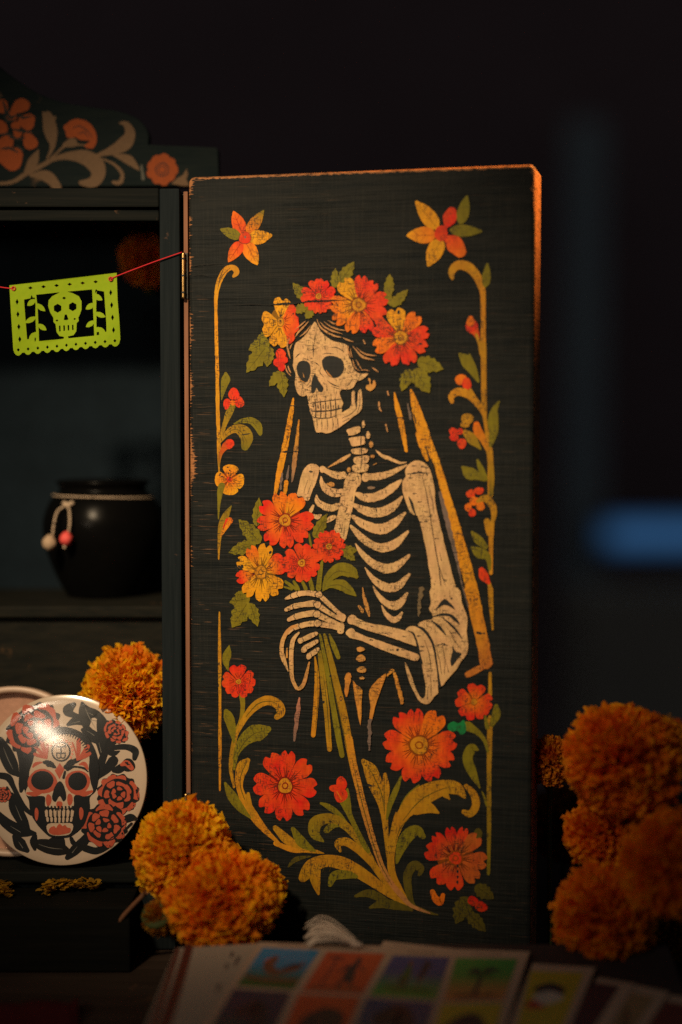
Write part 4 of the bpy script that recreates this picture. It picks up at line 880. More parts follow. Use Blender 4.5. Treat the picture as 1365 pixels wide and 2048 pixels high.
# crest with painted carnations
YC = .075
def crest_pt(x, y): q = at_y(x, y, YC); return (q.x - HX, max(q.z, zt + .0008))
CO = [(-230, -150), (-60, 0), (0, 42), (100, 118), (230, 200), (380, 255), (560, 285), (700, 305), (820, 345), (880, 400), (905, 455), (902, 512)]
CO = spline([Vector(p) for p in CO], 4) + [Vector(p) for p in ((1000, 518), (1150, 522), (1312, 530), (1326, 545), (1330, 762), (300, 772), (-1040, 772), (-1040, -150))]
cpts = [Vector(crest_pt(0 + p[0] / 3.033, 120 + p[1] / 3.033)) for p in CO]
ms = slab('crest_board', [tuple(p) for p in reversed(cpts)], .013, .0012)
m_crest = mat_wood_dark('crest_paint', (0.008, 0.014, 0.016), (0.014, 0.020, 0.020), .5, (30, 300, 300), (0.26, 0.15, 0.08))
crest = link('crest_board', ms, m_crest, cab, (0, YC, 0))
part('crest_shelf', box_mesh('crest_shelf', (LX, YC - .001, zt + .0002), (sx1 + .002, YC + .018, zt + .0007), 0), m_rail)
def csurf(x, y, h):
    q = at_y(x, y, YC - h); return Vector((q.x - HX, -h, q.z))
C = Art(csurf, crest, mat_attr('crest_pigment', .7), step=2e-6)
CR = pig(178, 72, 10, .62); TAN = pig(132, 92, 54, .60); CRD = pig(60, 30, 20)
C.frame(0, 120, 3.033); C.jit = 1.0
C.begin('painted_carnation')
for q in ((10, 282, 42, 42), (125, 280, 60, 42), (74, 336, 30, 30), (166, 374, 50, 50), (98, 398, 28, 28), (108, 445, 26, 30), (182, 492, 42, 55), (35, 500, 56, 42), (5, 410, 42, 42), (72, 600, 72, 68), (-30, 560, 60, 70), (-60, 330, 60, 60)): C.blob(*q, CR, -25, wav=.1)
C.begin('painted_carnation')
C.poly([(388, 400), (430, 368), (480, 356), (540, 380), (578, 430), (590, 480), (572, 530), (540, 536), (510, 520), (550, 492), (490, 484), (455, 468), (412, 470), (395, 430)], CR)
C.rib([(440, 420), (480, 400), (530, 430), (560, 470)], [3, 8, 8, 3], CRD); C.rib([(470, 450), (510, 440), (540, 470)], [3, 7, 3], CRD)
C.begin('painted_scroll')
C.rib([(-60, 742), (0, 748), (80, 738), (160, 690), (260, 638), (330, 600), (420, 582), (520, 592), (585, 640), (595, 700), (560, 742), (495, 745)], [12, 18, 24, 28, 28, 28, 50, 92, 100, 84, 66, 30], TAN)
C.begin('painted_leaf'); C.rib([(285, 605), (320, 520), (308, 430), (290, 340)], [8, 34, 84, 60], TAN); C.rib([(310, 400), (335, 345)], [40, 14], TAN); C.rib([(275, 350), (262, 315)], [30, 10], TAN)
C.begin('painted_leaf'); C.rib([(150, 690), (200, 620), (235, 545)], [16, 62, 8], TAN)
C.begin('painted_leaf'); C.rib([(190, 700), (285, 705), (350, 770)], [20, 70, 50], TAN)
C.begin('painted_stem'); C.rib([(270, 630), (350, 560), (412, 505)], [8, 13, 22], TAN); C.rib([(395, 515), (440, 500)], [30, 60], TAN); C.rib([(420, 515), (520, 515)], [24, 6], TAN)
C.begin('painted_leaf'); C.rib([(570, 585), (670, 552), (755, 510), (790, 450), (768, 392), (728, 382)], [12, 50, 84, 64, 40, 12], TAN)
C.begin('painted_leaf'); C.rib([(690, 575), (780, 605), (842, 665)], [12, 56, 14], TAN)
C.begin('painted_scroll'); C.rib([(600, 592), (690, 630), (742, 690), (730, 742), (690, 742)], [8, 16, 22, 26, 22], TAN)
C.rib([(860, 640), (870, 720)], [12, 20], pig(90, 80, 60))
C.begin('painted_flower')
C.flower(985, 665, 96, [0, 40, 80, 120, 160, 200, 240, 280, 320], CR, CR, r0=.28, wfac=1.35, notch=False, lines=False, centre=CR, ring=CRD); C.blob(985, 665, 44, 44, CRD); C.blob(985, 665, 36, 36, CR); C.blob(985, 665, 26, 26, CRD); C.blob(985, 665, 20, 20, CR)
C.begin('painted_leaf'); C.poly([(1040, 752), (1080, 715), (1108, 700), (1135, 660), (1140, 700), (1132, 725), (1150, 760), (1120, 765)], TAN, smooth=False)
C.begin('painted_petal_line')
for p_ in ([(30, 330), (45, 370), (90, 365)], [(50, 300), (60, 350), (110, 330)], [(120, 330), (140, 350), (190, 340)], [(80, 420), (130, 430), (200, 440)], [(60, 470), (110, 480), (150, 470)], [(0, 455), (50, 450), (90, 470)], [(10, 540), (60, 535), (110, 560)], [(100, 520), (140, 545)], [(20, 250), (35, 300), (30, 340)]): C.rib(p_, [8, 17, 8][:len(p_)], (.012, .014, .012))
C.end()

# ------------------------------------------------------------------ cut paper flag on its red string
YP = -.0035
def pp(x, y): q = at_y(x / 4.875, 500 + y / 4.875, YP); return Vector((q.x, q.z))
flagO = at_y(128, 560, YP)
outer = [(95, 345), (1140, 222), (1150, 480), (1170, 700), (1178, 870)]
n_sc = 11; a, b_ = Vector((1178, 880)), Vector((128, 975))
for i in range(n_sc):
    p0 = a.lerp(b_, i / n_sc); p1 = a.lerp(b_, (i + 1) / n_sc)
    for k in range(1, 8):
        t = k / 8; p = p0.lerp(p1, t); outer.append((p[0], p[1] + 58 * math.sin(math.pi * t) ** .6))
outer += [(128, 975), (112, 620)]
win = [(352, 436), (560, 414), (900, 384), (912, 600), (926, 838), (660, 862), (374, 888), (365, 650)]
winL = [(238, 484), (345, 462), (352, 650), (350, 800), (352, 870), (262, 868), (250, 680)]
winR = [(945, 392), (1018, 405), (1030, 560), (1042, 700), (1045, 796), (950, 835), (940, 600)]
skl = [(600, 404), (650, 404), (710, 420), (770, 450), (797, 500), (797, 580), (780, 630), (765, 660), (772, 690), (750, 712), (748, 790), (722, 830), (665, 842), (672, 868), (622, 868), (626, 846), (580, 838), (552, 800), (540, 720), (520, 700), (520, 660), (490, 610), (470, 545), (475, 490), (510, 450), (570, 420)]
def hexa(cx, cy, rx, ry, n=6, r0=90): return [(cx + rx * math.cos(R(r0 + 360 * i / n)), cy + ry * math.sin(R(r0 + 360 * i / n))) for i in range(n)]
def dia(cx, cy, rx, ry): return hexa(cx, cy, rx, ry, 4, 0)
holes = [hexa(562, 567, 42, 44), hexa(710, 552, 42, 44), dia(626, 468, 20, 14), [(632, 628), (652, 628), (668, 676), (645, 684), (622, 680)], dia(555, 686, 15, 11), dia(730, 672, 14, 11)]
for x in (582, 625, 668, 711): holes.append([(x - 8, 738 - (x - 582) * .06), (x + 8, 736 - (x - 582) * .06), (x + 9, 792 - (x - 582) * .1), (x - 5, 794 - (x - 582) * .1)])
for i in range(6): holes.append(dia(300 + 127 * i, 370 - 12 * i, 23, 15))
for i in range(4): holes.append(dia(171 + 7 * i, 506 + 121 * i, 15, 30)); holes.append(dia(1083 + 10 * i, 416 + 122 * i, 15, 30))
for i in range(11): holes.append(dia(176 + 95 * i, 972 - 8.6 * i, 15, 18))
holes += [[(300, 470), (312, 438), (326, 470), (312, 480)], [(932, 388), (948, 382), (945, 400), (930, 425)], [(334, 858), (345, 850), (346, 888), (335, 890)], [(955, 800), (972, 800), (970, 832), (958, 830)]]
def leafp(a, b, w):
    a, b = Vector(a), Vector(b); d = b - a; nn = Vector((-d[1], d[0])).normalized() * w
    return [tuple(a + d * f + nn * math.sin(math.pi * f) ** .8) for f in (0, .2, .45, .7, .9, 1)] + [tuple(a + d * f - nn * math.sin(math.pi * f) ** .8) for f in (.9, .7, .45, .2)]
solid = [skl, leafp((350, 520), (442, 596), 26), leafp((352, 480), (268, 542), 28), leafp((355, 650), (245, 710), 26), leafp((365, 720), (452, 780), 26), leafp((370, 800), (280, 880), 34),
         leafp((905, 430), (1003, 490), 28), leafp((925, 520), (838, 578), 28), leafp((925, 610), (1035, 655), 26), leafp((930, 690), (842, 752), 26), leafp((930, 760), (1040, 820), 34)]
vineL = [(340, 440), (356, 440), (368, 560), (372, 680), (376, 800), (378, 890), (352, 890), (350, 780), (345, 650), (348, 540)]
vineR = [(902, 384), (928, 382), (935, 500), (945, 620), (945, 740), (950, 840), (926, 840), (922, 700), (915, 560)]
solid += [vineL, vineR]
outer = [tuple(p) for p in outer]
loops = [outer, win, winL, winR] + solid + holes
pts, es = [], []
for lp in loops:
    b0 = len(pts); m = len(lp)
    pts += [Vector(p) for p in lp]; es += [(b0 + i, b0 + (i + 1) % m) for i in range(m)]
g = 60; y = 240
while y < 1000:
    x = 110
    while x < 1180:
        if inside(x, y, outer): pts.append(Vector((x + .37, y + .21)))
        x += g
    y += g
vs, _, fs, *_r = geometry.delaunay_2d_cdt(pts, es, [], 0, 1e-3)
def is_solid(x, y):
    if not inside(x, y, outer): return False
    if any(inside(x, y, h) for h in holes): return False
    if any(inside(x, y, s_) for s_ in solid): return True
    return not (inside(x, y, win) or inside(x, y, winL) or inside(x, y, winR))
keep = [f for f in fs if is_solid(sum(vs[i][0] for i in f) / len(f), sum(vs[i][1] for i in f) / len(f))]
V3 = []
for v in vs:
    q = pp(*v); u = (v[0] - 640) / 520
    V3.append((q[0] - flagO.x, .0022 * math.sin(u * 2.6 + v[1] / 300) * (v[1] - 230) / 700, q[1] - flagO.z))
m_paper, nt, b = nodes('lime_tissue_paper')
pc = mix(nt, noise_n(nt, (300, 300, 300), 1, 4, .6), (0.24, 0.40, 0.006), (0.34, 0.47, 0.008))
L(nt, pc, b.inputs['Base Color']); b.inputs['Roughness'].default_value = .7; b.inputs['Specular IOR Level'].default_value = .2
tr = N(nt, 'ShaderNodeBsdfTranslucent'); L(nt, pc, tr.inputs[0]); mx = N(nt, 'ShaderNodeMixShader'); mx.inputs[0].default_value = .30
L(nt, b.outputs[0], mx.inputs[1]); L(nt, tr.outputs[0], mx.inputs[2]); L(nt, mx.outputs[0], nt.nodes['Material Output'].inputs[0])
bump(nt, b, noise_n(nt, (120, 120, 120), 1, 3, .5), .5, .0006)
flag = link('paper_flag', mesh_from('paper_flag', V3, keep), m_paper, None, flagO)
sm = flag.modifiers.new('thickness', 'SOLIDIFY'); sm.thickness = .00022
tag(flag, 'lime green cut paper flag with a skull, hanging in the cabinet opening on red thread', 'paper flag')
m_red = mat_flat('red_thread', (0.50, 0.02, 0.03), .7, .3, 900, .2)
sp = [at_y(-260, 520, -.001), at_y(-100, 556, -.003), at_y(0, 574, YP - .0006), at_y(28, 577, YP - .0007), at_y(120, 572, YP - .0015), at_y(222, 558, YP - .0007), at_y(232, 553, YP - .0006), at_y(300, 527, -.0018), at_y(357, 507, -.0014), at_y(364, 505, .0002)]
V, F = merge([tube('t', [p - sp[0] for p in sp[:4]], .00038, 8, 8), tube('t', [p - sp[0] for p in (sp[3], sp[3] + Vector((.001, .003, .0005)), sp[4] + Vector((0, .004, 0)), sp[5] + Vector((-.001, .003, .0005)), sp[5])], .00038, 8, 6), tube('t', [p - sp[0] for p in sp[5:]], .00040, 8, 8)])
for k, q in ((0, sp[3]), (1, sp[5])):
    ring = tube('t', [q - sp[0] + Vector((.0012 * math.cos(a_), -.0006, .0012 * math.sin(a_) )) for a_ in [i * 2 * math.pi / 8 for i in range(9)]], .00035, 6, 3)
    V, F = merge([(V, F), ring])
string = link('red_thread', mesh_from('red_thread', V, F, smooth=True), m_red, None, sp[0])
tag(string, 'thin red thread stretched across the cabinet opening, holding the green paper flag', 'thread')

# ------------------------------------------------------------------ black clay pot on the shelf
YPOT = .132
pc0 = at_y(207, 1197, YPOT - .026)
m_pot = mat_flat('black_glazed_clay', (0.003, 0.003, 0.003), .26, .3, 60, .06, .0004, coat=.0)
pot = empty('clay_pot', (at_y(207, 1100, YPOT).x, YPOT, zs))
sc_ = .045 / .125
prof = [(0, .0004), (.024, .0004), (.028, .003), (.036, .018), (.0425, .036), (.0445, .050), (.0435, .060), (.039, .071), (.034, .0765), (.0318, .079), (.0325, .0825), (.0345, .0845), (.0338, .0862), (.0315, .0855), (.030, .080), (.031, .076), (.037, .066), (.040, .048), (.034, .018), (0, .008)]
P2 = spline([Vector(p) for p in prof], 3)
link('body', lathe('body', [(max(0, p[0]), p[1]) for p in P2], 64), m_pot, pot)
m_str = mat_flat('cream_cord', (0.50, 0.38, 0.27), .85, .3, 1500, .1)
ringp = [(.0366 * math.cos(a_), .0366 * math.sin(a_), .0742 + .0012 * math.cos(a_ * 1 + 2.4)) for a_ in [R(-95 + 360 * i / 24) for i in range(25)]]
V, F = tube('t', ringp, .00058, 8, 3, .12)
cord = link('cord', mesh_from('cord', V, F, smooth=True), m_str, pot)
def pl(px_, py_, yy): q = at_y(px_, py_, yy); return q - pot.location
yf = YPOT - .046
strs = [[pl(137, 1009, YPOT - .037), pl(116, 1022, yf + .004), pl(108, 1050, yf - .001), pl(105, 1078, yf - .0015)], [pl(134, 1008, YPOT - .037), pl(139, 1022, yf + .003), pl(140, 1045, yf - .001), pl(137, 1068, yf - .0015)]]
for s_ in strs:
    V, F = tube('t', s_, .0007, 8, 8, .1); link('tassel_cord', mesh_from('tassel_cord', V, F, smooth=True), m_str, pot)
V, F = tube('t', [pl(128, 1006, YPOT - .0375), pl(136, 1010, YPOT - .0392), pl(146, 1005, YPOT - .0375)], .0016, 8, 5, .1); link('knot', mesh_from('knot', V, F, smooth=True), m_str, pot)
def bead(name, px_, py_, r, mat, sq):
    bm = bmesh.new(); bmesh.ops.create_icosphere(bm, subdivisions=3, radius=r)
    for v in bm.verts:
        n_ = noise.noise(v.co * 420 + Vector((px_, 0, 0))); v.co *= 1 + .14 * n_; v.co.z *= sq
        if v.co.z > 0: v.co.x *= 1 - .45 * (v.co.z / (r * sq)) ** 2; v.co.y *= 1 - .45 * (v.co.z / (r * sq)) ** 2
    me = bpy.data.meshes.new(name); bm.to_mesh(me); bm.free(); me.polygons.foreach_set('use_smooth', [True] * len(me.polygons))
    return link(name, me, mat, pot, pl(px_, py_, yf - .003))
m_b1 = mat_flat('beige_seed', (0.42, 0.30, 0.20), .7, .35, 700, .3); m_b2 = mat_flat('coral_seed', (0.72, 0.085, 0.075), .55, .3, 700, .4)
bead('bead', 99, 1085, .0050, m_b1, 1.15); b2 = bead('bead', 133, 1077, .0046, m_b2, 1.15)
V, F = tube('t', [pl(131, 1088, yf - .003), pl(129, 1096, yf - .003)], .0011, 8, 3); link('cord_end', mesh_from('cord_end', V, F), m_str, pot)
tag(pot, 'round black clay pot with a cream cord and two beads, on the shelf', 'pot')

# ------------------------------------------------------------------ round tin with skull lid
m_tin = mat_flat('ivory_enamel', (0.47, 0.37, 0.28), .22, .06, 40, .5, 0, coat=.8)
m_rim = mat_flat('pale_rim', (0.50, 0.36, 0.27), .4, .1, 60, .5, .0001)
m_in = mat_flat('rose_tan_lining', (0.42, 0.235, 0.165), .75, .25, 300, .2, .0002)
def tin_frame(px_, py_, Y, tilt, yaw):
    c = at_y(px_, py_, Y)
    M = Matrix.Translation(c) @ Matrix.Rotation(R(yaw), 4, 'Z') @ Matrix.Rotation(R(90 - tilt), 4, 'X')
    return M    # local z faces the camera, local y up
RL = .0563; SAG = .0045
ML = tin_frame(127, 1559, -.004, 10.5, -4)
lid = empty('tin_lid'); lid.matrix_world = ML
def dome(r): 
    t = r / RL
    return SAG * (1 - t * t) if t < .9 else SAG * (1 - .81) * max(0, 1 - ((t - .9) / .1) ** 2) 
pr = [(0, dome(0))] + [(RL * t, dome(RL * t)) for t in (.1, .2, .3, .4, .5, .6, .7, .8, .86, .9, .93, .96, .98, .992, 1.0)] + [(RL + .0002, -.001), (RL, -.008), (RL - .0015, -.0085), (0, -.0085)]
link('cover', lathe('cover', list(reversed(pr)), 96), m_tin, lid)
MLi = ML.inverted(); rot3 = MLi.to_3x3(); camL = MLi @ CAMP
def lsurf(x, y, h):
    d = rot3 @ ray(x, y); z = SAG * .6
    for _ in range(4):
        t = (z + h - camL.z) / d.z; p = camL + d * t; z = dome(min(RL, math.hypot(p.x, p.y)))
    return Vector((p.x, p.y, z + h))
D = Art(lsurf, lid, mat_attr('printed_enamel', .22, coat=.8, spec=.5, var=.08), step=3.5e-6, start=6e-5)
D.grid = 5; D.jit = .35
INK = (.012, .013, .013); CRM = (0.47, 0.35, 0.25); DRED = (0.40, 0.080, 0.042); PNK = (.60, .22, .15)
D.frame(0, 1350, 4.136)
def peony(cx, cy, Rx, Ry, rot=0, name='printed_peony'):
    D.begin(name)
    def P(a, r): 
        x, y = Rx * r * math.cos(R(a)), Ry * r * math.sin(R(a)); q = R(rot); return (cx + x * math.cos(q) - y * math.sin(q), cy + x * math.sin(q) + y * math.cos(q))
    n = 11
    D.poly([P(a, 1.02 if (i % 2) else .90) for i, a in enumerate(range(0, 360, 15))], INK, sub=3)
    for r_, m_, s_, a0 in ((.80, 10, .225, 0), (.50, 7, .20, 20), (.25, 5, .125, 0)):
        if r_ < .8: D.poly([P(a, r_ + s_ + .035 + .02 * (i % 2)) for i, a in enumerate(range(0, 360, 20))], INK, sub=2)
        for k in range(m_):
            a = a0 + 360 * k / m_ + random.uniform(-9, 9); x, y = P(a, r_ + random.uniform(-.05, .05))
            D.blob(x, y, (Rx + Ry) / 2 * s_ * .80 * random.uniform(.85, 1.15), (Rx + Ry) / 2 * s_ * 1.10 * random.uniform(.82, 1.12), DRED, rot + math.degrees(math.atan2(Ry * math.sin(R(a)), Rx * math.cos(R(a)))), n=12, wav=.16)
    D.poly([P(a, .11) for a in range(0, 360, 45)], INK)
D.begin('printed_leaf')
for p, w_ in (([(612, 245), (565, 290), (595, 325), (672, 342)], [44, 90, 56, 20]), ([(682, 235), (705, 300), (760, 370), (815, 450), (842, 550), (850, 660)], [30, 120, 190, 190, 110, 50]), ([(565, 410), (640, 375), (715, 395)], [30, 76, 60]), ([(690, 455), (760, 500), (810, 540)], [40, 100, 70]), ([(820, 320), (830, 420), (840, 500)], [26, 60, 60]),
              ([(860, 660), (940, 605), (1050, 596), (1120, 630), (1115, 690)], [20, 42, 50, 62, 40]), ([(880, 640), (940, 650), (990, 630)], [20, 46, 12]), ([(870, 640), (835, 740), (800, 850), (760, 930)], [60, 64, 50, 30]), ([(930, 540), (895, 590), (865, 660)], [90, 60, 30]), ([(940, 710), (885, 780), (820, 850)], [86, 70, 20]), ([(1040, 745), (985, 780), (945, 790)], [60, 70, 40]),
              ([(5, 540), (50, 650), (105, 770), (150, 830)], [60, 120, 110, 30]), ([(-10, 830), (70, 850), (120, 940), (190, 1080), (260, 1150)], [50, 60, 40, 46, 30]), ([(170, 830), (185, 900), (175, 960)], [24, 60, 30]), ([(-20, 1150), (60, 1230), (170, 1290), (290, 1310)], [60, 90, 100, 30]), ([(100, 990), (125, 1090), (190, 1210), (240, 1280)], [40, 100, 90, 30]), ([(130, 1340), (170, 1400), (225, 1450)], [60, 100, 44]),
              ([(275, 1390), (330, 1400), (410, 1420), (500, 1440), (575, 1460)], [40, 90, 120, 110, 40]), ([(290, 1330), (280, 1380), (290, 1440)], [40, 64, 30]), ([(560, 1510), (620, 1450), (700, 1370), (740, 1300)], [44, 84, 80, 40]), ([(430, 1370), (490, 1360), (520, 1400)], [50, 80, 50]), ([(700, 1430), (790, 1455), (870, 1430), (930, 1400)], [60, 60, 50, 20]), ([(1030, 1200), (1085, 1180), (1125, 1190)], [60, 66, 34]), ([(590, 1350), (610, 1390), (650, 1400)], [30, 40, 20]),
              ([(160, 600), (200, 720), (190, 840)], [60, 90, 60]), ([(230, 640), (250, 760), (240, 900)], [80, 90, 50]), ([(60, 930), (100, 1010)], [20, 34]), ([(1040, 1280), (1090, 1230)], [20, 24])):
    D.rib(p, w_, INK)
LG = (.16, .15, .13)
for p in ([(705, 270), (740, 350), (790, 440)], [(730, 310), (770, 330)], [(750, 370), (800, 380)], [(30, 600), (70, 700), (110, 780)], [(320, 1400), (420, 1430), (520, 1440)], [(90, 1250), (170, 1300)], [(130, 1080), (180, 1200)], [(640, 1420), (600, 1470)], [(820, 560), (840, 640)], [(590, 400), (660, 385)], [(150, 1370), (190, 1430)], [(720, 460), (780, 500)]): D.rib(p, [2, 6, 2][:len(p)], LG)
peony(275, 440, 250, 190, -38); peony(960, 468, 118, 86, 40); peony(978, 985, 178, 172); peony(865, 1245, 196, 180); peony(25, 990, 70, 64)
D.begin('printed_bud'); D.blob(1062, 745, 56, 54, INK); D.rib([(1010, 740), (1050, 730), (1090, 770)], [30, 50, 40], DRED)
D.begin('printed_skull')
D.poly([(530, 428), (620, 448), (700, 490), (760, 560), (800, 650), (822, 760), (812, 880), (790, 960), (742, 1010), (745, 1090), (722, 1180), (690, 1250), (620, 1312), (560, 1342), (430, 1342), (360, 1292), (290, 1210), (250, 1120), (240, 1040), (212, 980), (190, 880), (188, 760), (200, 680), (255, 635), (300, 560), (380, 480), (450, 440)], INK, sub=3)
D.poly([(500, 492), (600, 496), (688, 550), (730, 620), (742, 700), (735, 780), (755, 900), (772, 965), (722, 1002), (640, 990), (612, 1012), (612, 1080), (560, 1106), (500, 1100), (420, 1096), (375, 1080), (375, 1012), (330, 1000), (240, 1002), (212, 970), (240, 900), (245, 800), (268, 735), (290, 650), (340, 570), (420, 518)], CRM, sub=3)
D.poly([(398, 1232), (500, 1226), (602, 1232), (592, 1300), (545, 1326), (440, 1326), (394, 1292)], CRM, sub=3)
D.begin('printed_skull_detail')
D.blob(352, 882, 124, 104, DRED, wav=.04); D.blob(352, 872, 94, 80, INK, wav=0); D.blob(644, 888, 104, 102, DRED, wav=.04); D.blob(644, 880, 79, 76, INK, wav=0)
D.rib([(228, 978), (290, 985), (350, 972)], [20, 40, 14], DRED); D.rib([(650, 980), (700, 985), (762, 962)], [14, 40, 20], DRED)
D.rib([(365, 720), (410, 735), (455, 762)], [24, 54, 26], INK, rag=.12); D.rib([(545, 762), (600, 722), (690, 690)], [40, 50, 12], INK, rag=.1); D.rib([(560, 780), (620, 760), (690, 770), (730, 800)], [30, 18, 20, 10], INK, rag=.1); D.rib([(528, 850), (540, 800)], [24, 20], INK)
D.poly([(495, 728), (536, 780), (495, 862), (454, 790)], DRED, smooth=False); D.rib([(275, 760), (300, 735), (350, 722)], [16, 30, 10], DRED); D.rib([(660, 740), (700, 735), (725, 775)], [14, 36, 20], DRED)
D.poly([(495, 878), (522, 900), (545, 960), (550, 1020), (525, 1046), (496, 1002), (462, 1050), (432, 1022), (445, 950), (470, 900)], INK)
for q in ((404, 1035, 24, 50), (580, 1030, 24, 50), (493, 1072, 26, 30), (304, 1150, 16, 54), (674, 1145, 18, 52)): D.blob(*q, DRED)
D.blob(304, 1150, 10, 40, DRED)
for x in range(7):
    D.rib([(385 + x * 36, 1120 + abs(x - 3) * 2), (387 + x * 35, 1165)], [26, 22], CRM); D.rib([(395 + x * 33, 1185), (397 + x * 32, 1215 - abs(x - 3) * 3)], [22, 18], CRM)
for x in range(9): D.rib([(370 + x * 29, 1090), (374 + x * 29, 1118)], [16, 10], INK)
D.poly([(404, 1292), (420, 1262), (450, 1250), (465, 1266), (480, 1242), (500, 1232), (520, 1250), (540, 1240), (560, 1262), (584, 1268), (578, 1302), (500, 1322), (430, 1318)], DRED)
for t_, w_ in (((652, 540), 38), ((728, 592), 36), ((740, 650), 34), ((600, 560), 14)): D.rib([(640, 705), ((640 + t_[0]) / 2 + 6, (705 + t_[1]) / 2), t_], [10, w_ * .9, w_], DRED)
for t_, w_ in (((345, 555), 34), ((300, 600), 30), ((290, 655), 28), ((395, 580), 22)): D.rib([(388, 690), ((388 + t_[0]) / 2, (690 + t_[1]) / 2), t_], [10, w_ * .9, w_], DRED)
for i in range(16):
    a_ = R(-150 + i * 18); r_ = 96; 
    if not 40 < (-150 + i * 18) % 360 < 140: D.blob(505 + r_ * math.cos(a_), 632 + r_ * 1.02 * math.sin(a_), 9, 12, PNK)
for i in range(26):
    a_ = R(-165 + i * 6.0); D.rib([(505 + 215 * math.cos(a_), 690 + 195 * math.sin(a_)), (505 + 240 * math.cos(a_), 690 + 225 * math.sin(a_))], [7, 10], INK)
D.begin('printed_monogram'); D.frame(50, 1440, 9.1)
D.blob(658, 573, 176, 184, INK, n=40, wav=0); D.blob(658, 573, 148, 156, CRM, n=40, wav=0)
for p, w_ in (([(585, 482), (660, 492), (738, 472)], 24), ([(584, 465), (582, 505)], 18), ([(740, 455), (738, 500)], 20), ([(658, 492), (658, 600)], 26), ([(580, 604), (736, 604)], 24), ([(584, 606), (582, 660), (600, 690), (630, 696), (655, 680)], 24), ([(656, 606), (656, 680)], 22), ([(734, 606), (736, 660), (718, 690), (690, 696), (660, 680)], 24)):
    D.rib(p, w_, INK)
D.end()
tag(lid, 'round ivory tin lid printed with a red and black skull, leaning on its tin', 'tin lid')
MB = tin_frame(24, 1542, .018, 10, -3); tin = empty('round_tin'); tin.matrix_world = MB
RB_ = .0575
pr = [(0, -.012), (RB_ - .0006, -.012), (RB_, -.011), (RB_, .001), (RB_ - .0006, .0022), (RB_ - .0028, .0026), (RB_ - .0042, .0014), (RB_ - .0046, -.002), (RB_ - .0050, -.0042)]
link('rim', lathe('rim', pr, 96), m_rim, tin)
pr = [(RB_ - .0050, -.0042), (RB_ - .008, -.0052), (RB_ * .6, -.0056), (0, -.0056)]
link('lining', lathe('lining', pr, 96), m_in, tin)
tag(tin, 'open round tin with rose tan inside and pale rim, behind the skull lid', 'tin')

